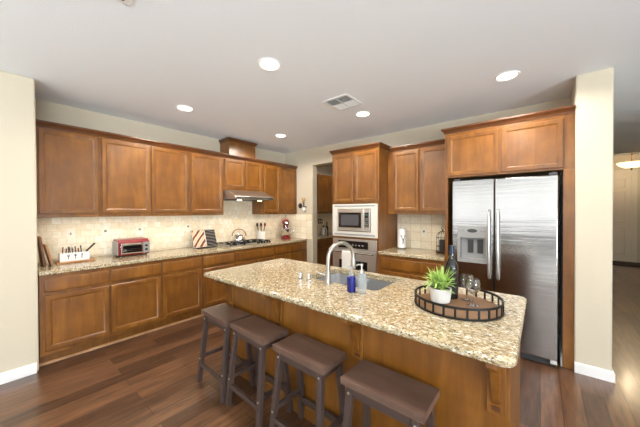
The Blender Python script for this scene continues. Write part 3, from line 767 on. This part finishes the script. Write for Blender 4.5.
# soap bottles
def soap(x, y, lab, m, r, h, cm):
    t = thing('soap_bottle', lab, 'soap dispenser', (x, y, .914))
    MB().lathe([(r * .9, .9145), (r, .920), (r, .914 + h * .85), (r * .8, .914 + h * .95), (.014, .914 + h)], (x, y, 0), 20).build('body', m, t)
    MB().lathe([(.016, .9145 + h), (.016, .934 + h), (.006, .936 + h), (.006, .962 + h), (.011, .963 + h), (.011, .974 + h)], (x, y, 0), 16).build('pump', cm, t)
    MB().tube([(x, y, .969 + h), (x - .02, y - .012, .969 + h), (x - .032, y - .02, .963 + h)], .005, 8).build('nozzle', cm, t)
soap(-1.003, 1.555, 'blue soap bottle with a pump beside the sink', M['blue'], .030, .11, M['clearplastic'])
soap(-.932, 1.575, 'clear soap bottle with a chrome pump right of the blue bottle', M['clearplastic'], .030, .135, M['chrome'])

# ------------------------------------------------------------------ tray and what stands on it
TX, TY, TR = -.378, 1.703, .226
t = thing('serving_tray', 'round black metal tray with wooden floor on the island', 'tray', (TX, TY, .914))
MB().lathe([(TR - .006, .9155), (TR - .004, .9165), (TR - .004, .926), (TR - .006, .927)], (TX, TY, 0), 56).build('floor_plate', M['traywood'], t)
MB().torus((TX, TY, .920), TR, .005, 64, 8, 'z', 1.0).build('lower_ring', M['iron'], t)
mb = MB()
mb.lathe([(TR - .003, .968), (TR + .004, .968), (TR + .004, .980), (TR - .003, .980), (TR - .003, .968)], (TX, TY, 0), 64, cap=False)
mb.build('upper_ring', M['iron'], t)
for i in range(26):
    a = 2 * PI * (i + .3) / 26
    mb = MB(); mb.box(-.005, -.0025, .922, .005, .0025, .969); mb.move(Matrix.Translation((TX + TR * math.cos(a), TY + TR * math.sin(a), 0)) @ Matrix.Rotation(a + PI / 2, 4, 'Z'))
    mb.build('rail_bar', M['iron'], t)
px, py = -.463, 1.692
t = thing('potted_plant', 'leafy green plant in a white pot on the black tray', 'plant', (px, py, .927))
MB().lathe([(.050, .9275), (.054, .932), (.061, 1.004), (.061, 1.008), (.056, 1.008), (.055, .995), (.001, .995)], (px, py, 0), 28).build('pot', M['ceramic'], t)
MB().lathe([(.001, .9955), (.0545, .9955), (.0545, 1.0), (.001, 1.001)], (px, py, 0), 20).build('soil', M['soil'], t)
mb = MB()
rnd = random.Random(3)
for i in range(190):
    a = rnd.uniform(0, 2 * PI); el = rnd.uniform(.15, 1.45); L = rnd.uniform(.07, .120); w = rnd.uniform(.004, .0072)
    base = Vector((px + rnd.uniform(-.03, .03), py + rnd.uniform(-.03, .03), 1.0 + rnd.uniform(0, .05)))
    dirh = Vector((math.cos(a), math.sin(a), 0)); side = Vector((-dirh.y, dirh.x, 0))
    prev = None
    tip = base + dirh * L * math.cos(el)
    if (Vector((tip.x + .428, tip.y - 1.80))).length < .062: continue
    for k in range(6):
        f = k / 5
        p = base + dirh * (L * f * math.cos(el) * 1.0) + Vector((0, 0, L * f * math.sin(el) - .35 * L * f * f * math.cos(el)))
        ww = w * math.sin(PI * (.12 + .88 * f)) + .0004
        row = [mb.bm.verts.new(p - side * ww), mb.bm.verts.new(p + Vector((0, 0, .0018 if k < 5 else 0))), mb.bm.verts.new(p + side * ww)]
        if prev:
            for j in range(2): mb.bm.faces.new((prev[j], prev[j + 1], row[j + 1], row[j]))
        prev = row
mb.build('foliage', M['leaf'], t)
bx, by = -.428, 1.80
t = thing('wine_bottle', 'dark wine bottle behind the potted plant on the tray', 'bottle', (bx, by, .927))
MB().lathe([(.034, .9275), (.037, .932), (.0375, 1.115), (.034, 1.135), (.018, 1.165), (.0145, 1.18), (.0145, 1.20)], (bx, by, 0), 24).build('body', M['bottle'], t)
MB().lathe([(.0155, 1.2005), (.0150, 1.24), (.0160, 1.242), (.0160, 1.25), (.001, 1.251)], (bx, by, 0), 18).build('foil_capsule', M['foil'], t)
MB().lathe([(.0379, .96), (.0379, 1.07)], (bx, by, 0), 24, cap=False).build('paper_label', M['label'], t)
def goblet(x, y, lab):
    z = .9272
    pr = [(.001, z), (.032, z), (.032, z + .002), (.012, z + .006), (.0042, z + .012), (.0038, z + .062), (.010, z + .068), (.028, z + .082), (.037, z + .105), (.036, z + .130), (.031, z + .152),
          (.0298, z + .152), (.0346, z + .130), (.0356, z + .105), (.027, z + .0835), (.009, z + .0705), (.001, z + .069)]
    g = MB().lathe(pr, (x, y, 0), 28).build('wine_glass', M['glass']); tag(g, lab, 'glass', 'stemmed glasses on the tray'); return g
goblet(-.298, 1.728, 'front one of two clear stemmed glasses on the tray')
goblet(-.345, 1.812, 'rear one of two clear stemmed glasses, between bottle and front glass')

# ------------------------------------------------------------------ bar stools
def make_stool():
    t = thing('bar_stool', 'stool', 'stool', (0, 0, 0), 'brown bar stools along the island')
    mb = MB(); nx, ny = 16, 8; W, Dp, zt = .212, .112, .612
    mb.box(-W, -Dp, .575, W, Dp, zt, bev=.003, seg=2)
    mb.build('seat', M['stool'], t)
    top = [(sx * .168, sy * .080) for sx in (-1, 1) for sy in (-1, 1)]; bot = [(sx * .198, sy * .138) for sx in (-1, 1) for sy in (-1, 1)]
    def at(k, z):
        f = z / .575; return Vector((bot[k][0] + (top[k][0] - bot[k][0]) * f, bot[k][1] + (top[k][1] - bot[k][1]) * f, z))
    for k in range(4):
        lg = MB().tube([at(k, .001), at(k, .575)], .017, square=True).build('leg', M['stoolleg'], t, bev=.002)
        for z in (.54, .20 if k % 2 == 0 else .26):
            p = at(k, z); sy = -1 if k % 2 == 0 else 1
            MB().lathe([(.007, 0), (.007, .003), (.004, .005)], (0, 0, 0), 10, 'y').move(Matrix.Translation(p + Vector((0, sy * .0172, 0))) @ Matrix.Diagonal((1, sy, 1, 1))).build('bolt', M['bolt'], lg)
    def bar(k0, k1, z, h, w, name):
        a, b = at(k0, z), at(k1, z); d = (b - a).normalized(); n = Vector((-d.y, d.x, 0)); a2, b2 = a + d * .0172, b - d * .0172
        rg = [[q + n * (sx * w) + Vector((0, 0, sz * h)) for sx, sz in ((-1, -1), (1, -1), (1, 1), (-1, 1))] for q in (a2, b2)]
        MB().rings(rg).build(name, M['stoolleg'], t, bev=.002)
    bar(0, 2, .548, .026, .010, 'apron'); bar(1, 3, .548, .026, .010, 'apron'); bar(0, 1, .548, .026, .010, 'apron'); bar(2, 3, .548, .026, .010, 'apron')
    bar(0, 2, .150, .016, .011, 'stretcher'); bar(1, 3, .150, .016, .011, 'stretcher'); bar(0, 1, .215, .016, .011, 'stretcher'); bar(2, 3, .215, .016, .011, 'stretcher')
    return t
st = make_stool()
spots = [(-2.075, 1.25, R(-2), 'brown bar stool at the far left end of the island, first from the left'), (-1.622, 1.245, R(-3), 'second brown bar stool from the left, its seat almost touching the first one'),
         (-1.116, 1.24, R(-1), 'third brown bar stool from the left, left of the stool nearest the camera'), (-.584, 1.24, R(0), 'brown bar stool nearest the camera, below the tray end of the island')]
for i, (x, y, a, lab) in enumerate(spots):
    if i == 0:
        pass
    else: dup(st, (x, y, 0), a, lab)
st.location = (spots[0][0], spots[0][1], 0); st.rotation_euler = (0, 0, spots[0][2]); st['label'] = spots[0][3]

# ------------------------------------------------------------------ things on the left countertop
CZ = .9145
def lean_board(name, lab, y0, y1, h, th, tilt, m, xb):
    mb = MB(); mb.box(-.0, y0, 0, th, y1, h, bev=.004); return mb, name, lab, tilt, m, xb
# two cutting boards leaning against the near wall corner
mb = MB(); mb.box(-.13, 0, 0, .13, .022, .30, bev=.006); mb.move(Matrix.Translation((-3.98, .315, CZ + .001)) @ Matrix.Rotation(R(6), 4, 'X'))
tag(mb.build('cutting_board', M['boardwood']), 'tall dark wooden cutting board leaning in the left corner of the counter', 'cutting board')
mb = MB(); mb.box(-.10, 0, 0, .10, .020, .215, bev=.006); mb.move(Matrix.Translation((-3.96, .372, CZ + .004)) @ Matrix.Rotation(R(12), 4, 'X'))
tag(mb.build('cutting_board', M['boardlight']), 'short lighter cutting board leaning against the taller board', 'cutting board')
tag(MB().box(-4.09, .42, CZ, -3.90, .735, CZ + .016, bev=.004).build('serving_board', M['boardlight']), 'flat wooden board under the white utensil box', 'board')
t = thing('utensil_box', 'white box with dark cutlery symbols on the wooden board', 'box', (-4.0, .57, CZ + .016))
bz = CZ + .0165; mb = MB()
by0, by1, bx0, bx1 = .447, .690, -4.065, -3.955
mb.box(bx0, by0, bz, bx1, by1, bz + .006); mb.box(bx0, by0, bz + .006, bx0 + .006, by1, bz + .09); mb.box(bx1 - .006, by0, bz + .006, bx1, by1, bz + .09)
mb.box(bx0 + .006, by0, bz + .006, bx1 - .006, by0 + .006, bz + .09); mb.box(bx0 + .006, by1 - .006, bz + .006, bx1 - .006, by1, bz + .09)
mb.build('body', M['ceramic'], t)
for k, y in enumerate((.515, .572, .625)):
    mb = MB(); x = bx1 + .0003
    mb.box(x, y - .003, bz + .022, x + .0012, y + .003, bz + .056)
    if k == 0:
        for q in (-.009, -.003, .003, .009): mb.box(x, y + q - .0015, bz + .056, x + .0012, y + q + .0015, bz + .072)
        mb.box(x, y - .0105, bz + .052, x + .0012, y + .0105, bz + .057)
    elif k == 1: mb.lathe([(.0001, 0), (.010, 0), (.010, .0012), (.0001, .0012)], (x, y, bz + .062), 14, 'x')
    else: mb.box(x, y - .003, bz + .054, x + .0012, y + .006, bz + .076)
    mb.build('symbol', M['darkgrey'], t)
rnd = random.Random(5)
for i in range(8):
    y = .468 + i * .024; x = -4.01 + rnd.uniform(-.03, .03); tilt = rnd.uniform(-.25, .25); L = .125 + rnd.uniform(0, .025)
    p0 = Vector((x, y, bz + .008)); p1 = p0 + Vector((rnd.uniform(-.015, .015), tilt * L * .5, L))
    p1.y = min(max(p1.y, .46), .682)
    mb = MB(); mb.tube([p0, p0.lerp(p1, .75), p1], [.004, .005, .006], 8)
    c = mb.build('cutlery', M['darkgrey'] if i % 3 else M['spoonwood'])
    tag(c, 'dark piece of cutlery standing in the white box', 'cutlery', 'cutlery in the white box')
mb = MB(); p0 = Vector((-4.0, .665, bz + .03)); p0 = Vector((-3.985, .655, bz + .010)); p1 = Vector((-3.985, .745, bz + .175)); 
p0 = Vector((-3.985, .672, bz + .095)); mb.tube([Vector((-3.985, .628, bz + .012)), p0, p1], [.005, .009, .010], 8)
tag(mb.build('carving_knife', M['darkwood']), 'long dark-handled knife slanting out of the right side of the white box', 'knife')

# toaster oven
t = thing('toaster_oven', 'red toaster oven with chrome front on the left counter', 'toaster oven', (-4.04, 1.12, CZ))
tz0, tz1, ty0, ty1, txf, txb = CZ + .016, CZ + .205, .945, 1.295, -3.93, -4.16
MB().prism([(txb, tz0), (txf, tz0), (txf, tz1 - .035), (txf - .03, tz1), (txb, tz1)], 'y', ty0 + .012, ty1 - .012).build('shell', M['red'], t, bev=.006)
for y in (ty0, ty1 - .0118): MB().box(txb + .01, y, tz0 + .004, txf - .012, y + .0115, tz1 - .02, bev=.003).build('side_cover', M['greyplastic'], t)
d = MB().box(txf + .0005, ty0 + .035, tz0 + .018, txf + .012, ty1 - .085, tz1 - .045, bev=.003).build('door', M['chrome'], t)
MB().box(txf + .0123, ty0 + .050, tz0 + .032, txf + .014, ty1 - .10, tz1 - .07).build('window', M['blackglass'], d)
mb = MB()
for z in (.055, .075): mb.tube([(txf + .015, ty0 + .055, tz0 + z), (txf + .015, ty1 - .105, tz0 + z)], .0022, 6)
mb.build('rack', M['chrome'], d)
mb = MB(); mb.tube([(txf + .012, ty0 + .06, tz1 - .055), (txf + .032, ty0 + .07, tz1 - .053), (txf + .036, (ty0 + ty1 - .05) / 2, tz1 - .047), (txf + .032, ty1 - .115, tz1 - .053), (txf + .012, ty1 - .105, tz1 - .055)], .006, 8)
mb.build('handle', M['chrome'], d)
cp = MB().box(txf + .0005, ty1 - .080, tz0 + .014, txf + .010, ty1 - .018, tz1 - .040, bev=.002).build('control_panel', M['greyplastic'], t)
for z in (.055, .105): MB().lathe([(.015, txf + .0105), (.014, txf + .026), (.001, txf + .0265)], (0, ty1 - .049, tz0 + z), 16, 'x').build('knob', M['black'], cp)
for x in (txb + .03, txf - .03):
    for y in (ty0 + .04, ty1 - .04): MB().lathe([(.012, CZ), (.012, tz0 - .0002)], (x, y, 0), 10).build('foot', M['black'], t)

# cookbook on its stand
t = thing('cookbook', 'open cookbook with a food photo page leaning on the left counter', 'book', (-3.98, 2.06, CZ))
lean = Matrix.Translation((-3.93, 2.06, CZ + .014)) @ Matrix.Rotation(R(-20), 4, 'Y')
def bookhalf(ang, s, m, nm):
    mt = lean @ Matrix.Rotation(R(ang), 4, 'Z')
    c = MB().box(-.008, min(0, s * .19), 0, -.004, max(0, s * .19), .275).move(mt).build('cover', M['darkgrey'], t)
    MB().box(-.0038, min(s * .002, s * .185), .003, .012, max(s * .002, s * .185), .270).move(mt).build('page_block', M['page'], t)
    MB().box(.0123, min(s * .004, s * .183), .005, .0131, max(s * .004, s * .183), .268).move(mt).build('page', m, t)
bookhalf(-8, -1, M['pagephoto'], 'a'); bookhalf(8, 1, M['pagedark'], 'b')
mb = MB(); mb.box(-.02, -.15, -.0125, .035, .15, -.002, bev=.003); mb.move(Matrix.Translation((-3.93, 2.06, CZ + .0135)))
mb.build('stand_base', M['iron'], t)

# cooktop
t = thing('cooktop', 'black gas cooktop with iron grates set in the left counter', 'cooktop', (-3.87, 2.71, .914))
MB().box(-4.12, 2.30, .9143, -3.64, 3.12, .924, bev=.004).build('plate', M['steel'], t)
for y in (2.45, 2.71, 2.97):
    mb = MB(); y0, y1 = y - .125, y + .125
    for x in (-4.09, -3.885, -3.70): mb.tube([(x, y0, .950), (x, y1, .950)], .006, square=True)
    for yy in (y0, y, y1): mb.tube([(-4.09, yy, .950), (-3.70, yy, .950)], .006, square=True)
    for x in (-4.09, -3.70):
        for yy in (y0, y1): mb.tube([(x, yy, .9242), (x, yy, .95)], .006, square=True)
    mb.build('grate', M['iron'], t)
for x, y in ((-3.99, 2.45), (-3.80, 2.45), (-3.89, 2.71), (-3.99, 2.97), (-3.80, 2.97)):
    MB().lathe([(.045, .9242), (.045, .932), (.032, .934), (.030, .941), (.001, .942)], (x, y, 0), 18).build('burner', M['black'], t)
for i in range(5): MB().lathe([(.019, .9242), (.017, .946), (.001, .947)], (-3.664, 2.84 + i * .058, 0), 14).build('knob', M['black'], t)
# kettle
kx, ky, kz = -3.93, 2.63, .9565
t = thing('kettle', 'shiny steel kettle with an arched handle on the cooktop', 'kettle', (kx, ky, kz))
MB().lathe([(.085, kz), (.098, kz + .006), (.104, kz + .03), (.098, kz + .065), (.075, kz + .098), (.045, kz + .112), (.042, kz + .113)], (kx, ky, 0), 28).build('body', M['chrome'], t)
MB().lathe([(.041, kz + .1135), (.036, kz + .122), (.014, kz + .127), (.010, kz + .135), (.016, kz + .143), (.001, kz + .150)], (kx, ky, 0), 20).build('lid', M['chrome'], t)
MB().tube([(kx + .05, ky - .075, kz + .075), (kx + .075, ky - .105, kz + .105), (kx + .088, ky - .125, kz + .118)], [.022, .015, .012], 12).build('spout', M['chrome'], t)
MB().tube([(kx + .055 * math.cos(a) * 1.35, ky + .055 * math.sin(a + PI) * 0 + .086 * math.cos(a), kz + .095 + .115 * math.sin(a)) for a in [PI * i / 14 for i in range(15)]], .008, 10).build('handle', M['copper'], t)
# crock with utensils
cx, cy = -4.08, 3.21
t = thing('utensil_crock', 'white ceramic crock holding dark utensils right of the kettle', 'crock', (cx, cy, CZ))
MB().lathe([(.072, CZ), (.078, CZ + .006), (.080, CZ + .165), (.083, CZ + .170), (.083, CZ + .178), (.075, CZ + .178), (.073, CZ + .012), (.001, CZ + .012)], (cx, cy, 0), 28).build('pot', M['ceramic'], t)
for i in range(6):
    a = 2 * PI * i / 6 + .4; r0 = .03; r1 = .062
    p0 = Vector((cx + r0 * math.cos(a), cy + r0 * math.sin(a), CZ + .016)); p1 = Vector((cx + r1 * math.cos(a), cy + r1 * math.sin(a), CZ + .19)); d = p1 - p0
    p2 = p0 + d * 1.42; t = thing('cooking_utensil', 'dark cooking utensil standing in the white crock', 'utensil', p0, 'utensils in the white crock')
    MB().tube([p0, p2], .006, 8).build('handle', M['darkwood'] if i % 2 else M['spoonwood'], t)
    h = MB(); h.ball((0, 0, 0), .024, .35, 1, 1.5, 12); h.move(Matrix.Translation(p2 + d.normalized() * .036)); h.build('head', M['darkwood'] if i % 3 else M['red'], t)
# stand mixer
mx, my = -3.99, 3.76
t = thing('stand_mixer', 'red stand mixer with a steel bowl in the corner of the left counter', 'mixer', (mx, my, CZ))
mb = MB(); mb.prism(rrect(mx - .15, my - .085, mx + .17, my + .085, (.03, .08, .08, .03)), 'z', CZ, CZ + .035); mb.build('base', M['red'], t, bev=.008, seg=3)
mb = MB(); mb.prism([(mx - .145, CZ + .036), (mx - .055, CZ + .036), (mx - .065, CZ + .12), (mx - .05, CZ + .245), (mx - .145, CZ + .245)], 'y', my - .045, my + .045); mb.build('column', M['red'], t, bev=.012, seg=3)
rg = []
for x, ry, rz, z in ((-.155, .03, .03, .30), (-.13, .055, .055, .30), (-.04, .066, .068, .305), (.07, .064, .064, .305), (.135, .050, .050, .30), (.155, .028, .028, .298)):
    rg.append([Vector((mx + x, my + ry * math.cos(2 * PI * i / 20), CZ + z + rz * math.sin(2 * PI * i / 20))) for i in range(20)])
MB().rings(rg).build('head', M['red'], t)
MB().lathe([(.022, mx + .1555), (.022, mx + .165), (.001, mx + .166)], (0, my, CZ + .298), 16, 'x').build('hub_cap', M['chrome'], t)
MB().lathe([(.045, CZ + .036), (.048, CZ + .045), (.075, CZ + .085), (.092, CZ + .14), (.098, CZ + .19), (.094, CZ + .19), (.088, CZ + .14), (.07, CZ + .09), (.001, CZ + .05)], (mx + .065, my, 0), 28).build('bowl', M['chrome'], t)
MB().cyl((mx + .065, my, CZ + .16), (mx + .065, my, CZ + .241), .012).build('beater_shaft', M['chrome'], t)
MB().tube([(mx + .08, my + .098, CZ + .175), (mx + .09, my + .14, CZ + .16), (mx + .09, my + .135, CZ + .10), (mx + .08, my + .088, CZ + .10)], .007, 8).build('bowl_handle', M['chrome'], t)
MB().ball((mx - .09, my + .052, CZ + .25), .013).build('speed_knob', M['black'], t)

t.rotation_euler = (0, 0, R(-40)); t.location = (mx + .01, my - .01, CZ); t.scale = (1.08, 1.08, 1.08)
# outlets
def outlet(frame, u, z, lab, toggle):
    mb = MB(); mb.box(u - .038, .0005, z - .06, u + .038, .006, z + .06, bev=.002); mb.move(frame)
    o = mb.build('wall_outlet', M['outlet']); tag(o, lab, 'switch' if toggle else 'outlet', 'cream wall plates on the backsplash')
    if toggle:
        MB().box(u - .006, .0062, z - .013, u + .006, .016, z + .013).move(frame).build('toggle', M['slot'], o)
    else:
        for k in (-.022, .022): MB().box(u - .014, .0062, z + k - .014, u + .014, .0075, z + k + .014).move(frame).build('socket', M['slot'] if k > 0 else M['outlet'], o)
LF = LEFT(XL + .012); BF = BACK(D - .012)
outlet(LF, .565, 1.215, 'cream wall plate above the white utensil box', True)
outlet(LF, .885, 1.205, 'cream wall plate left of the toaster oven', False)
outlet(LF, 1.255, 1.205, 'cream wall plate above the right end of the toaster oven', False)
outlet(LF, 1.90, 1.215, 'cream wall plate behind the cookbook', False)
outlet(BF, -1.305, 1.145, 'cream wall plate on the tiles between canister and lantern', False)

# wall ornaments by the opening
tag(MB().torus((-3.765, D - .009, 1.575), .043, .009, 28, 8, 'y').torus((-3.765, D - .009, 1.575), .018, .006, 20, 8, 'y').box(-3.767, D - .012, 1.535, -3.763, D - .005, 1.615).build('wall_medallion', M['iron']), 'small round dark metal ornament on the wall left of the opening', 'wall ornament')
t = thing('wall_vase', 'small white wall vase with dried flowers beside the round ornament', 'vase', (-3.64, D - .03, 1.46))
MB().lathe([(.012, 1.455), (.034, 1.475), (.040, 1.51), (.030, 1.545), (.026, 1.545), (.001, 1.50)], (-3.635, D - .045, 0), 16).build('pot', M['ceramic'], t)
MB().box(-3.70, D - .008, 1.535, -3.60, D - .001, 1.56, bev=.003).build('bracket', M['iron'], t)
mb = MB()
for dx, h in ((-.05, .20), (-.02, .16), (.015, .19)): mb.tube([(-3.635, D - .045, 1.52), (-3.635 + dx * .5, D - .04, 1.52 + h * .6), (-3.635 + dx, D - .035, 1.52 + h)], .004, 6)
mb.build('stems', M['darkwood'], t)
mb = MB()
for dx, h in ((-.05, .20), (.015, .19), (-.02, .16), (-.04, .13)): mb.ball((-3.635 + dx, D - .035, 1.52 + h), .014, 1, 1, 1.2, 10)
mb.build('flowers', M['flower'], t)

# ------------------------------------------------------------------ things on the short back counter
vx, vy = -1.575, 3.80
t = thing('canister', 'tall white canister with a black stag head motif beside the oven tower', 'canister', (vx, vy, CZ))
MB().lathe([(.057, CZ), (.060, CZ + .004), (.060, CZ + .282), (.055, CZ + .292), (.001, CZ + .293)], (vx, vy, 0), 32).build('body', M['ceramic'], t)
MB().lathe([(.016, CZ + .2932), (.010, CZ + .30), (.016, CZ + .312), (.001, CZ + .32)], (vx, vy, 0), 16).build('knob', M['ceramic'], t)
MB().lathe([(.0606, CZ + .003), (.0606, CZ + .016)], (vx, vy, 0), 32, cap=False).build('base_band', M['darkgrey'], t)
# stag head motif wrapped on the front of the cylinder
mb = MB(); ang0 = R(-50)
def wrap(pts):
    vs = []
    for r in (.0603, .0612):
        ring = []
        for u, z in pts:
            a = ang0 + u / .06; ring.append(mb.bm.verts.new((vx + r * math.cos(a), vy + r * math.sin(a), CZ + z)))
        vs.append(ring)
    n = len(pts); mb.bm.faces.new(vs[1]); 
    for i in range(n): mb.bm.faces.new((vs[0][i], vs[0][(i + 1) % n], vs[1][(i + 1) % n], vs[1][i]))
wrap([(-.010, .135), (-.006, .095), (.006, .095), (.010, .135), (.013, .148), (-.013, .148)])
wrap([(-.020, .060), (.020, .060), (.008, .0945), (-.008, .0945)])
wrap([(-.030, .150), (-.013, .142), (-.013, .149)]); wrap([(.030, .150), (.013, .149), (.013, .142)])
for s in (-1, 1):
    for a, b in (((.008, .149), (.026, .175)), ((.026, .175), (.024, .205)), ((.024, .176), (.036, .195)), ((.016, .160), (.012, .185))):
        d = Vector((b[0] - a[0], b[1] - a[1])).normalized(); nn = Vector((-d.y, d.x)) * .003
        wrap([(s * (a[0] + nn.x), a[1] + nn.y), (s * (b[0] + nn.x), b[1] + nn.y), (s * (b[0] - nn.x), b[1] - nn.y), (s * (a[0] - nn.x), a[1] - nn.y)])
mb.build('stag_motif', M['black'], t)
lx, ly = -.985, 3.70
t = thing('lantern', 'dark wire birdcage lantern on the counter beside the refrigerator', 'lantern', (lx, ly, CZ))
MB().lathe([(.082, CZ), (.086, CZ + .006), (.086, CZ + .022), (.078, CZ + .026), (.001, CZ + .026)], (lx, ly, 0), 28).build('base', M['bronze'], t)
for i in range(12):
    a = 2 * PI * i / 12; c, s_ = math.cos(a), math.sin(a)
    pts = [(lx + .076 * c, ly + .076 * s_, CZ + .0262), (lx + .076 * c, ly + .076 * s_, CZ + .20)] + [(lx + .076 * math.cos(b) * c, ly + .076 * math.cos(b) * s_, CZ + .20 + .085 * math.sin(b)) for b in [PI / 2 * k / 6 for k in range(1, 6)]] + [(lx + .006 * c, ly + .006 * s_, CZ + .286)]
    MB().tube(pts, .0024, 6).build('wire', M['iron'], t)
for z in (.09, .20): MB().torus((lx, ly, CZ + z), .077, .003, 32, 6).build('hoop', M['iron'], t)
MB().lathe([(.014, CZ + .283), (.010, CZ + .30), (.004, CZ + .305)], (lx, ly, 0), 14).build('cap', M['bronze'], t)
MB().torus((lx, ly, CZ + .325), .018, .003, 20, 6, 'y').build('ring', M['iron'], t)
tag(MB().lathe([(.040, CZ + .0265), (.042, CZ + .03), (.042, CZ + .17), (.036, CZ + .175), (.001, CZ + .172)], (lx, ly, 0), 22).build('candle', M['candle']), 'dark grey pillar candle inside the wire lantern', 'candle')

# ------------------------------------------------------------------ ceiling
def can_light(x, y, lab, first=[None]):
    if first[0] is None:
        t = thing('recessed_light', lab, 'ceiling light', (x, y, H), 'recessed ceiling lights')
        MB().lathe([(.078, H - .0005), (.098, H - .0005), (.098, H - .006), (.090, H - .010), (.076, H - .004), (.078, H - .0005)], (x, y, 0), 36, cap=False).build('trim_ring', M['white'], t)
        MB().lathe([(.001, H - .003), (.075, H - .003), (.075, H - .0008), (.001, H - .0008)], (x, y, 0), 32).build('lamp', M['lamp'], t)
        first[0] = t
    else: t = dup(first[0], (x, y, H), 0, lab)
    spot(x, y); return t
def spot(x, y, p=None):
    l = bpy.data.lights.new('ceiling_spot', 'SPOT'); l.energy = CAN_POWER if p is None else p; l.color = CAN_COLOR; l.spot_size = R(168); l.spot_blend = .35; l.shadow_soft_size = .07
    o = bpy.data.objects.new('ceiling_spot', l); o.location = (x, y, H - .03); COL.objects.link(o)
for x, y, lab in ((-1.737, 1.462, 'recessed ceiling light nearest the camera, top middle above the island'), (-.242, 2.957, 'recessed ceiling light in front of the refrigerator cabinet'), (-3.232, 1.442, 'recessed ceiling light above the left upper cabinets, left of the duct cover'),
                  (-1.728, 2.952, 'recessed ceiling light just below the air vent'), (-3.232, 2.945, 'recessed ceiling light near the corner, right of the wooden duct cover')):
    can_light(x, y, lab)
spot(-.242, 1.46)
for x, y in ((-2.4, -1.2), (.6, -1.2), (3.2, -1.2), (1.2, 1.2)): spot(x, y, 22)  # extra unseen spots without fixtures, added over the great room for ambient light
spot(-3.2, 4.95, 42); 

t = thing('air_vent', 'square white ceiling air vent with four louvre sections', 'vent', (-1.71, 2.49, H))
vx0, vx1, vy0, vy1 = -1.875, -1.555, 2.325, 2.66
mb = MB(); mb.box(vx0, vy0, H - .012, vx1, vy0 + .022, H - .0005); mb.box(vx0, vy1 - .022, H - .012, vx1, vy1, H - .0005); mb.box(vx0, vy0 + .022, H - .012, vx0 + .022, vy1 - .022, H - .0005); mb.box(vx1 - .022, vy0 + .022, H - .012, vx1, vy1 - .022, H - .0005)
xm, ym = (vx0 + vx1) / 2, (vy0 + vy1) / 2
mb.box(xm - .006, vy0 + .022, H - .012, xm + .006, vy1 - .022, H - .0005); mb.box(vx0 + .022, ym - .006, H - .012, xm - .006, ym + .006, H - .0005); mb.box(xm + .006, ym - .006, H - .012, vx1 - .022, ym + .006, H - .0005)
mb.build('frame', M['vent'], t)
MB().box(vx0 + .022, vy0 + .022, H - .003, vx1 - .022, vy1 - .022, H - .0006).build('duct_back', M['ventdark'], t)
for qx in (0, 1):
    for qy in (0, 1):
        x0 = vx0 + .024 if qx == 0 else xm + .008; x1 = xm - .008 if qx == 0 else vx1 - .024
        y0 = vy0 + .024 if qy == 0 else ym + .008; y1 = ym - .008 if qy == 0 else vy1 - .024
        for i in range(6):
            f = (i + .5) / 6; tl = R(40) * (-1 if qy else 1)
            mb = MB(); mb.box(x0, -.0085, -.0008, x1, .0085, .0008); mb.move(Matrix.Translation((0, y0 + (y1 - y0) * f, H - .0095)) @ Matrix.Rotation(tl, 4, 'X')); mb.build('louvre', M['vent'], t)
t = thing('air_vent', 'corner of a white ceiling grille at the very top edge of the photo', 'vent', (-1.71, .37, H))
MB().box(-1.868, .21, H - .010, -1.55, .522, H - .0005, bev=.003).build('frame', M['vent'], t)
for i in range(8): MB().box(-1.843, .235 + i * .034, H - .013, -1.575, .247 + i * .034, H - .0102).build('louvre', M['ventdark'], t)

# ------------------------------------------------------------------ hall and foyer
d = MB().box(.75, 11.352, .006, 1.95, 11.398, 2.50).build('door_1', M['doorwhite'], None, origin=False); d['kind'] = 'structure'
for cx in (1.05, 1.65):
    for z0, z1 in ((.2, 1.0), (1.12, 2.0), (2.1, 2.36)):
        mb = MB(); mb.rings([rect(cx - .2, cx + .2, z0, z1, 0, .0005), rect(cx - .2, cx + .2, z0, z1, .015, .014), rect(cx - .2, cx + .2, z0, z1, .035, .003), rect(cx - .2, cx + .2, z0, z1, .07, .012)]); mb.move(BACK(11.3515)); mb.build('door_panel', M['doorwhite'], d)
MB().ball((.83, 11.32, 1.02), .028).build('door_knob', M['nickel'], d)
cs = MB(); cs.box(.64, 11.365, 0, .745, 11.3995, 2.60); cs.box(1.955, 11.365, 0, 2.06, 11.3995, 2.60); cs.box(.745, 11.365, 2.505, 1.955, 11.3995, 2.60); struct('trim_1', cs, M['doorwhite'])
tag(MB().box(.7, 10.45, .0005, 2.3, 11.25, .014, bev=.004).build('doormat', M['mat']), 'dark doormat in front of the white hall door', 'mat')
hx, hy = 1.70, 9.9
t = thing('ceiling_fixture', 'glowing alabaster bowl ceiling light in the hall', 'ceiling light', (hx, hy, 3.02))
MB().lathe([(.09, 3.019), (.085, 3.0), (.03, 2.985), (.012, 2.98)], (hx, hy, 0), 24).build('canopy', M['bronze'], t)
MB().cyl((hx, hy, 2.98), (hx, hy, 2.62), .012).build('stem', M['bronze'], t)
MB().lathe([(.25, 2.62), (.255, 2.61), (.21, 2.55), (.12, 2.50), (.03, 2.49), (.03, 2.50), (.115, 2.51), (.20, 2.558), (.24, 2.615)], (hx, hy, 0), 32).build('bowl', M['bowlglow'], t)
MB().lathe([(.03, 2.4895), (.02, 2.475), (.012, 2.445), (.001, 2.43)], (hx, hy, 0), 14).build('finial', M['bronze'], t)
l = bpy.data.lights.new('foyer_bulb', 'POINT'); l.energy = 70; l.color = (1, .78, .5); l.shadow_soft_size = .08
o = bpy.data.objects.new('foyer_bulb', l); o.location = (hx, hy, 2.78); COL.objects.link(o)
